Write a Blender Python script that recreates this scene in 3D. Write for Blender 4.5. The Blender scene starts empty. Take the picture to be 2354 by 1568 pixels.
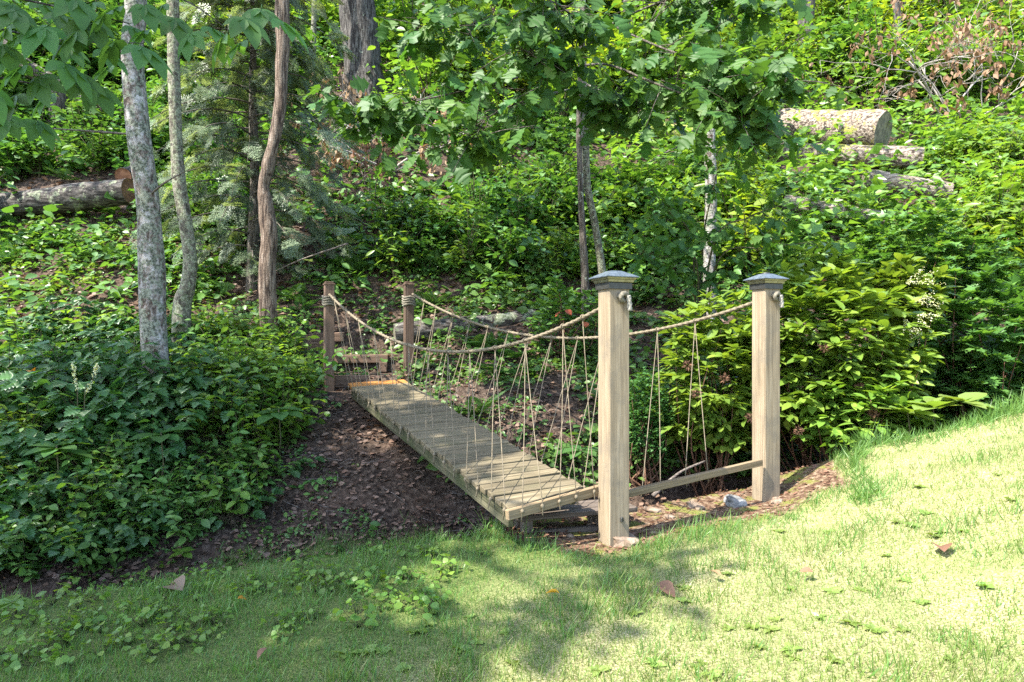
import bpy, bmesh, math, random
import numpy as np
from mathutils import Vector, Matrix

random.seed(11)
rng = np.random.default_rng(11)
scene = bpy.context.scene
COL = scene.collection

# ------------------------------------------------------------------ camera
EYE = 1.55
cam_d = bpy.data.cameras.new('camera')
cam_d.lens = 24.0; cam_d.sensor_width = 36.0; cam_d.clip_start = 0.05; cam_d.clip_end = 400
cam = bpy.data.objects.new('camera', cam_d); COL.objects.link(cam)
cam.location = (0, 0, EYE); cam.rotation_euler = (math.radians(90), 0, 0)
scene.camera = cam

# ------------------------------------------------------------------ light
SUN = Vector((-0.84, -0.54, 1.42)).normalized()          # towards the sun
elev = math.asin(SUN.z); azim = math.atan2(SUN.x, SUN.y)
world = bpy.data.worlds.new('World'); scene.world = world; world.use_nodes = True
wn = world.node_tree.nodes; wl = world.node_tree.links
sky = wn.new('ShaderNodeTexSky'); sky.sky_type = 'NISHITA'; sky.sun_disc = False
sky.sun_elevation = elev; sky.sun_rotation = azim; sky.air_density = 1.0; sky.dust_density = 1.2
bg = wn['Background']; bg.inputs['Strength'].default_value = 0.15
wl.new(sky.outputs['Color'], bg.inputs['Color'])
sun_d = bpy.data.lights.new('sun', 'SUN'); sun_d.energy = 3.7; sun_d.angle = math.radians(0.53)
sun_d.color = (1.0, 0.95, 0.86)
sun = bpy.data.objects.new('sun', sun_d); COL.objects.link(sun)
sun.rotation_euler = (-SUN).to_track_quat('-Z', 'Y').to_euler(); sun.location = (-8, -7, 18)
scene.view_settings.view_transform = 'Standard'; scene.view_settings.look = 'None'
scene.view_settings.exposure = 2.3; scene.view_settings.gamma = 1.0
scene.view_settings.use_curve_mapping = False
scene.render.engine = 'CYCLES'
cy = scene.cycles
cy.use_denoising = False; cy.max_bounces = 7; cy.diffuse_bounces = 4; cy.glossy_bounces = 2
cy.transmission_bounces = 4; cy.transparent_max_bounces = 4; cy.sample_clamp_indirect = 6.0
cy.caustics_reflective = False; cy.caustics_refractive = False

# ------------------------------------------------------------------ pixel -> direction  (2353 x 1568 view of the photograph)
F = 2353 * 24 / 36.0
def P(vx, vy, d):
    return np.array([(vx - 1176.5) / F * d, d, EYE - (vy - 784.0) / F * d])
def proj(p):
    p = np.asarray(p, float)
    return 1176.5 + p[..., 0] / p[..., 1] * F, 784.0 - (p[..., 2] - EYE) / p[..., 1] * F

# ------------------------------------------------------------------ noise
def _hash(i, j, k, s):
    n = (i * 374761393 + j * 668265263 + k * 2147483647 + s * 974634221) & 0xffffffff
    n = ((n ^ (n >> 13)) * 1274126177) & 0xffffffff
    return ((n ^ (n >> 16)) & 0xffff) / 65535.0
def vnoise(p, s=0):
    p = np.asarray(p, float)
    f = np.floor(p).astype(np.int64); t = p - f; t = t * t * (3 - 2 * t)
    r = 0
    for a in (0, 1):
        for b in (0, 1):
            for c in (0, 1):
                w = (t[..., 0] if a else 1 - t[..., 0]) * (t[..., 1] if b else 1 - t[..., 1]) * (t[..., 2] if c else 1 - t[..., 2])
                r = r + w * _hash(f[..., 0] + a, f[..., 1] + b, f[..., 2] + c, s)
    return r * 2 - 1
def fbm(p, s=0, o=3):
    p = np.asarray(p, float); r = 0; a = 1.0
    for i in range(o):
        r = r + a * vnoise(p * 2 ** i, s + i); a *= .5
    return r

# ------------------------------------------------------------------ ground height
def lin(x, xs, ys): return np.interp(x, xs, ys)
def z_lawn(x): return lin(x, [-30, -6, -2.7, -.6, .1, .665, 1.96, 2.84, 4.1, 7, 30], [-.3, .02, .14, .27, .27, .25, .33, .62, .92, 1.25, 2.2])
def y_edge(x): return lin(x, [-30, -6, -2.7, -1.72, -.3, .1, .6, 1.2, 2.1, 2.84, 4.1, 7, 30], [2.6, 3.0, 3.65, 4.0, 4.42, 4.95, 5.1, 5.3, 5.75, 5.7, 5.8, 6.2, 7])
def H(x, y, detail=True):
    x = np.asarray(x, float); y = np.asarray(y, float)
    ye = y_edge(x)
    u = y - ye
    near = z_lawn(x) - .85 * np.maximum(0, u) - .04 * np.maximum(0, -y)
    yb = lin(x, [-30, -6, -3.4, -1.7, 0, 2, 6, 30], [3.2, 4.0, 4.75, 5.3, 5.8, 6.8, 7.3, 8.5])
    y2 = lin(x, [-30, -6, -3.4, -2, 2, 6, 30], [5.8, 6.2, 6.6, 7.3, 7.9, 8.4, 9.0])
    z2 = 0.98
    hill = lin(y, [8.2, 9.3, 10, 110], [1.15, 1.75, 2.2, 77.2])
    t = np.clip((y - yb) / (y2 - yb), -2, 1)
    bank = -.12 + (z2 + .12) * t
    t2 = np.clip((y - y2) / np.maximum(8.2 - y2, .05), 0, 1)
    bank = np.where(y > y2, z2 + (1.15 - z2) * t2, bank)
    far = np.where(y > 8.2, hill, bank)
    far = np.where((y2 > 8.0) & (y < 8.6), np.minimum(far, bank + .3), far)
    k = .12
    m = np.maximum(near, far); d = np.abs(near - far)
    z = m + k * np.log1p(np.exp(-d / k)) * .6
    # terraces of the timber steps on the far bank
    st = lin(y, [7.6, 7.95, 8.05, 8.1, 8.75, 8.8, 9.35, 9.4, 10.1], [.98, 1.0, 1.02, 1.12, 1.16, 1.33, 1.38, 1.62, 2.15])
    wm = np.clip((x + 2.95) / .35, 0, 1) * np.clip((-1.0 - x) / .45, 0, 1) * np.clip((y - 7.5) / .3, 0, 1) * np.clip((10.2 - y) / .5, 0, 1)
    z = z * (1 - wm) + np.minimum(z, st) * wm
    if detail:
        q = np.stack([x, y, np.zeros_like(x)], -1)
        rough = np.clip((u + .1) / 1.0, 0.0, 1) * (1 - .8 * wm)
        z = z + rough * (.10 * fbm(q * .8, 3) + .035 * fbm(q * 3.1, 5)) + (.012 + .02 * np.clip((x - 1.8) / 1.0, 0, 1)) * fbm(q * 2.0, 9) * (1 - rough)
        big = np.clip((y - 10) / 6, 0, 1)
        z = z + big * .35 * fbm(q * .25, 7)
    return z
_D = np.concatenate([np.arange(1.2, 12, .02), np.arange(12, 60, .06)])
def gp(vx, vy):
    """the ground point seen at a pixel"""
    px = (vx - 1176.5) / F * _D; pz = EYE - (vy - 784.0) / F * _D
    h = H(px, _D)
    b = np.nonzero(pz <= h)[0]
    i = b[0] if len(b) else len(_D) - 1
    return np.array([px[i], _D[i], h[i]])
def on_ground(x, y): return np.array([x, y, float(H(np.array([x]), np.array([y]))[0])])

# ------------------------------------------------------------------ mesh helpers
def mesh_from(name, V, Fs, smooth=False, mats=(), midx=None):
    V = np.ascontiguousarray(V, np.float32)
    if isinstance(Fs, np.ndarray): Fs = [Fs]
    Fs = [np.asarray(f, np.int32) for f in Fs if len(f)]
    me = bpy.data.meshes.new(name)
    me.vertices.add(len(V)); me.vertices.foreach_set('co', V.ravel())
    loops = np.concatenate([f.ravel() for f in Fs])
    sizes = np.concatenate([np.full(len(f), f.shape[1], np.int32) for f in Fs])
    starts = np.concatenate([[0], np.cumsum(sizes)[:-1]]).astype(np.int32)
    me.loops.add(len(loops)); me.loops.foreach_set('vertex_index', loops)
    me.polygons.add(len(sizes)); me.polygons.foreach_set('loop_start', starts)
    if smooth: me.polygons.foreach_set('use_smooth', np.ones(len(sizes), bool))
    for m in mats: me.materials.append(m)
    if midx is not None: me.polygons.foreach_set('material_index', np.asarray(midx, np.int32))
    me.update(calc_edges=True)
    return me
def tag(o, label=None, cat=None, group=None, kind=None):
    if label: o['label'] = label
    if cat: o['category'] = cat
    if group: o['group'] = group
    if kind: o['kind'] = kind
    return o
def link(name, me, parent=None, loc=None, **t):
    o = bpy.data.objects.new(name, me); COL.objects.link(o)
    if parent is not None: o.parent = parent
    if loc is not None: o.location = loc
    return tag(o, **t)
def empty(name, loc, **t):
    o = bpy.data.objects.new(name, None); COL.objects.link(o); o.location = loc; o.empty_display_size = .1
    return tag(o, **t)
def copy_tree(o, parent=None):
    c = o.copy(); COL.objects.link(c); c.parent = parent
    for ch in o.children: copy_tree(ch, c)
    return c

class Geo:
    def __init__(s): s.V = []; s.F = {}; s.n = 0; s.M = {}
    def add(s, V, Fs, mat=0):
        V = np.asarray(V, float).reshape(-1, 3)
        if isinstance(Fs, np.ndarray): Fs = [Fs]
        for f in Fs:
            f = np.asarray(f, np.int64)
            if not len(f): continue
            s.F.setdefault((f.shape[1], mat), []).append(f + s.n)
        s.V.append(V); s.n += len(V)
    def mesh(s, name, mats, smooth=False):
        Fs = []; mi = []
        for (k, m), l in s.F.items():
            a = np.concatenate(l); Fs.append(a); mi.append(np.full(len(a), m))
        return mesh_from(name, np.concatenate(s.V), Fs, smooth, mats, np.concatenate(mi))

def smooth_path(pts, n):
    """Catmull-Rom resample; pts may carry extra columns (radius)"""
    p = np.asarray(pts, float); p = np.vstack([2 * p[0] - p[1], p, 2 * p[-1] - p[-2]])
    m = len(p) - 3; out = []
    for u in np.linspace(0, m - 1e-6, n):
        i = int(u); t = u - i; a, b, c, d = p[i:i + 4]
        out.append(.5 * (2 * b + (c - a) * t + (2 * a - 5 * b + 4 * c - d) * t * t + (3 * b - a - 3 * c + d) * t ** 3))
    return np.array(out)
def frames(path):
    T = np.gradient(path, axis=0); T /= np.linalg.norm(T, axis=1)[:, None] + 1e-9
    ref = np.array([0, 0, 1.]) if abs(T[0][2]) < .9 else np.array([1., 0, 0])
    N = np.zeros_like(T); n = np.cross(T[0], ref); n /= np.linalg.norm(n)
    for i in range(len(T)):
        n = n - T[i] * np.dot(n, T[i]); n /= np.linalg.norm(n) + 1e-9; N[i] = n
    return T, N, np.cross(T, N)
def tube(path, rad, sides=8, cap=True, amp=0, freq=3, seed=0, radfn=None):
    path = np.asarray(path, float); n = len(path)
    rad = np.broadcast_to(np.asarray(rad, float), (n,))
    T, N, B = frames(path)
    a = np.linspace(0, 2 * np.pi, sides, endpoint=False)
    R = rad[:, None] * np.ones((1, sides))
    if radfn is not None: R = R * radfn(np.arange(n)[:, None] / max(n - 1, 1), a[None, :])
    ca, sa = np.cos(a)[None, :, None], np.sin(a)[None, :, None]
    dirs = ca * N[:, None, :] + sa * B[:, None, :]
    V = path[:, None, :] + R[..., None] * dirs
    if amp:
        q = V.reshape(-1, 3) * np.array([1, 1, .45]) * freq
        V = V + (amp * R * fbm(q, seed).reshape(n, sides))[..., None] * dirs
    V = V.reshape(-1, 3)
    i = np.arange(n - 1)[:, None] * sides; j = np.arange(sides)[None, :]; j2 = (j + 1) % sides
    Q = np.stack([i + j, i + j2, i + sides + j2, i + sides + j], -1).reshape(-1, 4)
    Fs = [Q]
    if cap:
        V = np.vstack([V, path[:1], path[-1:]])
        c0, c1 = n * sides, n * sides + 1
        jj = np.arange(sides); k2 = (jj + 1) % sides
        Fs.append(np.concatenate([np.stack([k2, jj, np.full(sides, c0)], -1),
                                  np.stack([jj + (n - 1) * sides, k2 + (n - 1) * sides, np.full(sides, c1)], -1)]))
    return V, Fs
def inst(tv, tf, pos, R, sc):
    """copies of a template: verts (n,3), faces list, positions, rotation matrices (columns = axes), scales"""
    N = len(pos); n = len(tv); sc = np.asarray(sc, float)
    if sc.ndim == 1: sc = sc[:, None].repeat(3, 1)
    V = np.einsum('nij,nkj->nki', R, tv[None] * sc[:, None, :]) + np.asarray(pos)[:, None, :]
    off = (np.arange(N) * n)[:, None, None]
    return V.reshape(-1, 3), [(f[None] + off).reshape(-1, f.shape[1]) for f in tf]
def rots(dirs, ups, roll=None):
    """matrices whose Y column is dirs and Z column close to ups"""
    d = np.asarray(dirs, float); d = d / (np.linalg.norm(d, axis=1)[:, None] + 1e-9)
    u = np.asarray(ups, float); x = np.cross(d, u); x /= np.linalg.norm(x, axis=1)[:, None] + 1e-9
    z = np.cross(x, d)
    if roll is not None:
        c, s = np.cos(roll)[:, None], np.sin(roll)[:, None]
        x, z = x * c + z * s, z * c - x * s
    return np.stack([x, d, z], -1)
def leaf_dirs(N, droop=(-.1, .7), r=None):
    r = r or rng
    az = r.uniform(0, 2 * np.pi, N); dz = -r.uniform(droop[0], droop[1], N)
    return np.stack([np.cos(az), np.sin(az), dz], 1)

# leaf templates: length along +Y (0..1), normal +Z
def strip_leaf(ts, ws, fold=.25, curl=.12, offs=None):
    ts = np.array(ts); ws = np.array(ws); n = len(ts)
    mid = np.stack([0 * ts, ts, -curl * ts * ts], 1)
    o = np.zeros(n) if offs is None else np.array(offs)
    L = np.stack([-ws, ts + o, -curl * ts * ts + fold * ws], 1); R = L * [-1, 1, 1]
    V = np.vstack([mid, L, R]); Q = []; T = []
    for i in range(n - 1):
        for s, flip in ((n, 0), (2 * n, 1)):
            f = [i, i + 1, s + i + 1, s + i]
            if flip: f = f[::-1]
            if ws[i] == 0: T.append([v for v in f if v != s + i])
            elif ws[i + 1] == 0: T.append([v for v in f if v != s + i + 1])
            else: Q.append(f)
    return V, [np.array(x) for x in (Q, T) if x]
OVATE = strip_leaf([0, .06, .3, .58, .82, 1], [0, .1, .29, .28, .15, 0])
LANCE = strip_leaf([0, .25, .55, .8, 1], [0, .14, .17, .11, 0], .35, .2)
DIAM = (np.array([[0, 0, 0], [-.27, .45, .06], [0, 1, -.1], [.27, .45, .06]]), [np.array([[0, 2, 1], [0, 3, 2]])])
OAK = strip_leaf([0, .1, .2, .27, .30, .36, .48, .52, .56, .62, .74, .77, .80, .85, .92, 1],
                 [0, .03, .12, .27, .24, .19, .40, .36, .22, .23, .38, .32, .18, .16, .19, 0], .10, .22,
                 [0, 0, 0, .06, .03, 0, .09, .06, 0, 0, .09, .06, 0, 0, .05, 0])
TOOTH = strip_leaf([0, .15, .28, .3, .45, .47, .62, .64, .8, .82, 1],
                   [0, .18, .36, .27, .36, .24, .28, .18, .18, .10, 0], .2, .2,
                   [0, 0, .06, 0, .06, 0, .06, 0, .05, 0, 0])
MAPLE = strip_leaf([0, .08, .2, .25, .35, .45, .62, .55, .8, .75, 1.0],
                   [0, .1, .42, .30, .26, .30, .50, .22, .20, .12, 0], .12, .18,
                   [0, 0, -.1, .02, 0, .05, .06, .05, -.02, .05, 0])
def fern_frond(n=15, low=True):
    V = []; T = []
    for i in range(n):
        t = .08 + .92 * i / (n - 1)
        L = .22 * math.sin(math.pi * min(1, t * .9 + .12)) * (1 if t < .5 else 1.02) + .012
        for s in (-1, 1):
            b = len(V); z = -.35 * t * t
            V += [[0, t - .018, z], [s * L * .5, t + .032, z + .02], [s * L, t + .06, z - .03], [s * L * .55, t - .018, z + .015]]
            T += [[b, b + 1, b + 2], [b, b + 2, b + 3]] if s < 0 else [[b, b + 2, b + 1], [b, b + 3, b + 2]]
    b = len(V)
    for i in range(6):
        t = i / 5 * .98; V += [[-.006, t, -.35 * t * t], [.006, t, -.35 * t * t]]
    for i in range(5): a = b + 2 * i; T += [[a, a + 1, a + 3], [a, a + 3, a + 2]]
    return np.array(V), [np.array(T)]
FROND = fern_frond()
def hem_spray(seed=0):
    r = np.random.default_rng(seed); V = []; T = []
    def needle(p, d, l, w):
        b = len(V); q = np.array([-d[1], d[0], 0])
        V.extend([p, p + d * l * .5 + q * w, p + d * l, p + d * l * .5 - q * w]); T.extend([[b, b + 1, b + 2], [b, b + 2, b + 3]])
    for i in range(10):
        t = i / 9; base = np.array([0, t * .8, -.22 * t * t])
        for s in (-1, 1):
            L = (.34 * (1 - t) + .07) * r.uniform(.7, 1.15); ang = r.uniform(.75, 1.1)
            d = np.array([s * math.sin(ang), math.cos(ang), r.uniform(-.25, .05)])
            nn = 4
            for k in range(nn):
                for s2 in (-1, 1):
                    a2 = ang * s + s2 * r.uniform(.6, 1.0)
                    dd = np.array([math.sin(a2), math.cos(a2), r.uniform(-.25, .1)])
                    needle(base + d * L * (k + .4) / nn, dd, .11 * r.uniform(.7, 1.2), .02)
    return np.array(V), [np.array(T)]
HEM = [hem_spray(i) for i in range(2)]
BLADE = (np.array([[-.5, 0, 0], [.5, 0, 0], [-.42, .4, .0], [.42, .4, .0], [-.25, .75, .0], [.25, .75, 0], [0, 1, 0]]),
         [np.array([[0, 1, 3, 2], [2, 3, 5, 4]]), np.array([[4, 5, 6]])])

# ------------------------------------------------------------------ materials
def nt(name):
    m = bpy.data.materials.new(name); m.use_nodes = True
    n = m.node_tree.nodes; return m, n, m.node_tree.links, n['Principled BSDF'], n['Material Output']
def ramp(n, l, fac, stops, interp='LINEAR'):
    r = n.new('ShaderNodeValToRGB'); r.color_ramp.interpolation = interp
    e = r.color_ramp.elements
    while len(e) < len(stops): e.new(.5)
    for x, (p, c) in zip(e, stops): x.position = p; x.color = (*c, 1)
    if fac is not None: l.new(fac, r.inputs['Fac'])
    return r.outputs['Color']
def noise(n, l, vec, scale, detail=4, rough=.55, dist=0):
    t = n.new('ShaderNodeTexNoise'); t.inputs['Scale'].default_value = scale; t.inputs['Detail'].default_value = detail
    t.inputs['Roughness'].default_value = rough; t.inputs['Distortion'].default_value = dist
    if vec is not None: l.new(vec, t.inputs['Vector'])
    return t.outputs['Fac']
def mix(n, l, fac, a, b, mode='MIX'):
    x = n.new('ShaderNodeMix'); x.data_type = 'RGBA'; x.blend_type = mode
    for s, v in ((x.inputs[0], fac), (x.inputs[6], a), (x.inputs[7], b)):
        if hasattr(v, 'links') or hasattr(v, 'is_linked'): l.new(v, s)
        elif isinstance(v, (tuple, list)): s.default_value = (*v[:3], 1)
        else: s.default_value = v
    return x.outputs[2]
def mapping(n, l, src, sc):
    mp = n.new('ShaderNodeMapping'); mp.inputs['Scale'].default_value = sc; l.new(src, mp.inputs['Vector']); return mp.outputs['Vector']
def bump(n, l, h, bsdf, st=.4, dist=.01):
    b = n.new('ShaderNodeBump'); b.inputs['Strength'].default_value = st; b.inputs['Distance'].default_value = dist
    l.new(h, b.inputs['Height']); l.new(b.outputs['Normal'], bsdf.inputs['Normal'])
def mth(n, l, op, a, b=None):
    x = n.new('ShaderNodeMath'); x.operation = op
    for s, v in zip(x.inputs, (a, b)):
        if v is None: continue
        if isinstance(v, (int, float)): s.default_value = v
        else: l.new(v, s)
    return x.outputs[0]

def leaf_mat(name, cols, trans=.35, rough=.42, spec=.5, tcol=None, big=.5):
    m, n, l, b, out = nt(name)
    g = n.new('ShaderNodeNewGeometry'); oi = n.new('ShaderNodeObjectInfo')
    tc = n.new('ShaderNodeTexCoord')
    k = len(cols)
    c = ramp(n, l, g.outputs['Random Per Island'], [(i / (k - 1), cols[i]) for i in range(k)])
    hs = n.new('ShaderNodeHueSaturation')
    v = mth(n, l, 'MULTIPLY_ADD', oi.outputs['Random'], .35); hs_v = v.node; hs_v.inputs[2].default_value = .82
    l.new(v, hs.inputs['Value']); l.new(c, hs.inputs['Color'])
    h = mth(n, l, 'MULTIPLY_ADD', oi.outputs['Random'], .03); h.node.inputs[2].default_value = .485
    l.new(h, hs.inputs['Hue'])
    nz = noise(n, l, g.outputs['Position'], 1.3, 2)
    c2 = mix(n, l, mth(n, l, 'MULTIPLY', nz, big), hs.outputs['Color'], (cols[-1][0] * 1.25, cols[-1][1] * 1.15, cols[-1][2] * .8))
    l.new(c2, b.inputs['Base Color']); b.inputs['Roughness'].default_value = rough
    b.inputs['Specular IOR Level'].default_value = spec
    t = n.new('ShaderNodeBsdfTranslucent')
    tcx = mix(n, l, 1.0, c2, tcol or (1.55, 1.5, .55), 'MULTIPLY'); l.new(tcx, t.inputs['Color'])
    mx = n.new('ShaderNodeMixShader'); mx.inputs[0].default_value = trans
    l.new(b.outputs[0], mx.inputs[1]); l.new(t.outputs[0], mx.inputs[2]); l.new(mx.outputs[0], out.inputs['Surface'])
    return m
M = {}
M['herb'] = leaf_mat('herb_leaf', [(.032, .095, .025), (.06, .145, .035), (.11, .215, .05)])
M['cohosh'] = leaf_mat('toothed_leaf', [(.026, .085, .026), (.042, .12, .034), (.065, .155, .04)])
M['bright'] = leaf_mat('bright_leaf', [(.06, .145, .025), (.10, .20, .035), (.17, .27, .05)], .42, .36)
M['yellowgreen'] = leaf_mat('yellow_green_leaf', [(.09, .175, .02), (.15, .24, .028), (.23, .30, .035)], .45, .38)
M['oak'] = leaf_mat('oak_leaf', [(.028, .09, .028), (.036, .112, .03), (.05, .135, .034), (.09, .18, .036)], .42, .5, .25)
M['hickory'] = leaf_mat('hickory_leaf', [(.05, .13, .035), (.075, .165, .045)], .45, .5, .3)
M['laurel'] = leaf_mat('laurel_leaf', [(.045, .115, .022), (.095, .185, .03), (.2, .29, .05)], .35, .28, .6)
M['hemlock'] = leaf_mat('hemlock_needle', [(.05, .085, .05), (.085, .13, .075), (.14, .19, .11)], .3, .45, .4, big=.15)
M['hemtip'] = leaf_mat('hemlock_new_needle', [(.11, .165, .105), (.18, .245, .155), (.27, .34, .22)], .35, .45, .4, big=.15)
M['fern'] = leaf_mat('fern_frond', [(.035, .09, .025), (.05, .12, .03)], .4, .5)
M['weed'] = leaf_mat('lawn_weed_leaf', [(.10, .18, .035), (.15, .23, .05), (.2, .27, .08)], .35)
M['canopy'] = leaf_mat('canopy_leaf', [(.04, .10, .02), (.07, .14, .025)], .4)
M['grass'] = leaf_mat('grass_blade', [(.06, .14, .022), (.11, .20, .035), (.17, .25, .06), (.27, .29, .12)], .35, .42, .5, tcol=(1.35, 1.3, .6), big=.3)
M['lushgrass'] = leaf_mat('lush_grass_blade', [(.055, .14, .032), (.095, .205, .045), (.16, .27, .07)], .4, .4, .5, tcol=(1.4, 1.35, .6), big=.25)  # green blades; over the shaded lawn their colour carries some of its shade
M['straw'] = leaf_mat('dry_grass', [(.36, .30, .17), (.28, .24, .13)], .2, .6, .3, tcol=(1.2, 1.1, .8), big=0.)
M['litter'] = leaf_mat('dead_leaf', [(.07, .042, .028), (.14, .09, .06), (.23, .155, .11), (.11, .06, .038)], .12, .55, .35, tcol=(1.3, 1.0, .7), big=0.)
M['deadleaf'] = leaf_mat('withered_leaf', [(.17, .095, .05), (.24, .145, .085), (.13, .07, .04)], .25, .6, .3, tcol=(1.3, 1.0, .7), big=0.)
M['flower'] = leaf_mat('pale_flower', [(.55, .55, .32), (.7, .68, .5)], .3, .6, .3, big=0.)
M['redleaf'] = leaf_mat('red_leaf', [(.30, .05, .025), (.4, .1, .03)], .35, .5, .4, tcol=(1.4, 1, .7), big=0.)
M['goldleaf'] = leaf_mat('gold_leaf', [(.5, .24, .02), (.55, .3, .03)], .35, .5, .4, tcol=(1.4, 1.1, .6), big=0.)

def tight(st, k=.5): return [(.5 + (p - .5) * k, c) for p, c in st]
def bark_mat(name, stops, scale=(6, 6, 1.5), lich=None, lich_amt=.5, rough=.85, bst=.6, fine=60, lscale=9):
    m, n, l, b, out = nt(name)
    tc = n.new('ShaderNodeTexCoord'); v = mapping(n, l, tc.outputs['Object'], scale)
    f = noise(n, l, v, 4.0, 8, .65, .4)
    c = ramp(n, l, f, tight(stops, .55))
    f2 = noise(n, l, tc.outputs['Object'], fine, 4, .7)
    c = mix(n, l, .6, c, ramp(n, l, f2, [(.42, (.22, .22, .22)), (.55, (1, 1, 1))]), 'MULTIPLY')
    hh = mth(n, l, 'ADD', f, mth(n, l, 'MULTIPLY', f2, .5))
    if lich:
        k = noise(n, l, tc.outputs['Object'], lscale, 8, .72, .3)
        kk = ramp(n, l, k, [(lich_amt, (0, 0, 0)), (lich_amt + .025, (1, 1, 1))])
        lc = ramp(n, l, f2, [(.42, lich[0]), (.56, lich[1])])
        c = mix(n, l, kk, c, lc)
    l.new(c, b.inputs['Base Color']); b.inputs['Roughness'].default_value = rough
    b.inputs['Specular IOR Level'].default_value = .25
    bump(n, l, hh, b, bst, .015)
    return m
M['birch'] = bark_mat('birch_bark', [(.30, (.055, .035, .027)), (.42, (.17, .135, .115)), (.52, (.30, .27, .25)), (.72, (.42, .40, .39))], (3.2, 3.2, 1.3),
                      ((.055, .06, .042), (.22, .23, .18)), .485, lscale=13, bst=1.0, fine=38)
M['lichbark'] = bark_mat('lichened_bark', [(.3, (.05, .042, .03)), (.5, (.15, .135, .10)), (.75, (.24, .22, .17))], (6, 6, 1.6), ((.085, .095, .05), (.25, .26, .18)), .49, lscale=14, bst=1.0, fine=42)
M['deadbark'] = bark_mat('dead_wood_bark', [(.32, (.035, .022, .016)), (.45, (.12, .082, .058)), (.58, (.21, .155, .115)), (.8, (.29, .235, .19))], (12, 12, .9), ((.3, .32, .22), (.4, .4, .3)), .66, bst=.9)
M['darkbark'] = bark_mat('dark_bark', [(.3, (.035, .028, .022)), (.55, (.12, .10, .08)), (.8, (.2, .175, .15))], (10, 10, 1.5), ((.16, .19, .12), (.34, .36, .28)), .60, bst=.9)
M['greybark'] = bark_mat('grey_furrowed_bark', [(.38, (.018, .014, .012)), (.5, (.07, .062, .054)), (.75, (.15, .138, .125))], (7, 7, .9), ((.09, .11, .06), (.25, .26, .2)), .62, bst=1.0, fine=30)
M['logbark'] = bark_mat('log_bark', [(.36, (.04, .028, .02)), (.47, (.17, .13, .10)), (.66, (.36, .30, .24))], (2.2, 7, 7), ((.12, .13, .03), (.27, .26, .06)), .55, bst=1.0, lscale=3)
M['greylog'] = bark_mat('grey_log_bark', [(.38, (.02, .016, .013)), (.5, (.075, .064, .054)), (.75, (.16, .145, .13))], (1.0, 6, 6), ((.08, .10, .05), (.22, .23, .16)), .56, bst=1.0, fine=30, lscale=4)
M['deadlog'] = bark_mat('bleached_log_wood', [(.36, (.06, .045, .035)), (.5, (.22, .18, .145)), (.7, (.38, .33, .28))], (1.0, 9, 9), bst=.9)
M['mosslog'] = bark_mat('mossy_log_bark', [(.3, (.05, .04, .03)), (.6, (.2, .16, .12))], (7, 7, 7), ((.10, .14, .03), (.26, .28, .06)), .45, bst=1.0, lscale=3)
M['twig'] = bark_mat('twig_bark', [(.3, (.09, .07, .058)), (.7, (.21, .18, .155))], (12, 12, 12))
M['paletwig'] = bark_mat('bleached_twig', [(.3, (.26, .22, .19)), (.7, (.45, .41, .37))], (12, 12, 12))
M['stem'] = bark_mat('green_stem', [(.3, (.05, .06, .025)), (.7, (.12, .10, .05))], (12, 12, 12))
M['redstem'] = bark_mat('reddish_stem', [(.3, (.10, .05, .03)), (.7, (.22, .12, .07))], (12, 12, 12))

def wood_mat(name, dark, mid, light, green=None, axis=0, scale=1.0, stain=.25):
    m, n, l, b, out = nt(name)
    tc = n.new('ShaderNodeTexCoord'); oi = n.new('ShaderNodeObjectInfo')
    add = n.new('ShaderNodeVectorMath'); add.operation = 'ADD'
    cx = n.new('ShaderNodeCombineXYZ')
    for i in range(3): l.new(mth(n, l, 'MULTIPLY', oi.outputs['Random'], 13.7 + 7 * i), cx.inputs[i])
    l.new(tc.outputs['Object'], add.inputs[0]); l.new(cx.outputs[0], add.inputs[1])
    s = [55 * scale] * 3; s[axis] = 1.6 * scale
    g = noise(n, l, mapping(n, l, add.outputs[0], s), 1.0, 6, .6, .6)
    s2 = [170 * scale] * 3; s2[axis] = 5 * scale
    g2 = noise(n, l, mapping(n, l, add.outputs[0], s2), 1.0, 3, .6)
    c = ramp(n, l, g, [(.33, dark), (.5, mid), (.67, light)])
    c = mix(n, l, .35, c, ramp(n, l, g2, [(.38, (.45, .42, .4)), (.52, (1, 1, 1))]), 'MULTIPLY')
    st = noise(n, l, add.outputs[0], 5, 5, .6)
    c = mix(n, l, ramp(n, l, st, [(.5, (0, 0, 0)), (.64, (stain, stain, stain))]), c, green or (.12, .10, .08))
    hs = n.new('ShaderNodeHueSaturation'); l.new(c, hs.inputs['Color'])
    v = mth(n, l, 'MULTIPLY_ADD', oi.outputs['Random'], .35); v.node.inputs[2].default_value = .82; l.new(v, hs.inputs['Value'])
    l.new(hs.outputs['Color'], b.inputs['Base Color']); b.inputs['Roughness'].default_value = .8
    b.inputs['Specular IOR Level'].default_value = .25
    bump(n, l, mth(n, l, 'ADD', g, mth(n, l, 'MULTIPLY', g2, .6)), b, .35, .004)
    return m
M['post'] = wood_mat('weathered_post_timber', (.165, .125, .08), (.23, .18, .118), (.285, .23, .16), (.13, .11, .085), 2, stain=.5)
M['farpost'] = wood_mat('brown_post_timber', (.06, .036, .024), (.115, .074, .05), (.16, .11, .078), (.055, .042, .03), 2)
M['plank'] = wood_mat('weathered_plank_timber', (.075, .06, .034), (.14, .113, .067), (.20, .165, .105), (.085, .08, .04), 0, stain=.4)
M['newplank'] = wood_mat('new_orange_timber', (.24, .10, .022), (.31, .135, .032), (.35, .165, .05), None, 0, stain=.05)
M['stringer'] = wood_mat('algae_stained_timber', (.035, .035, .017), (.085, .08, .045), (.14, .128, .08), (.045, .055, .018), 0, stain=.7)
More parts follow.
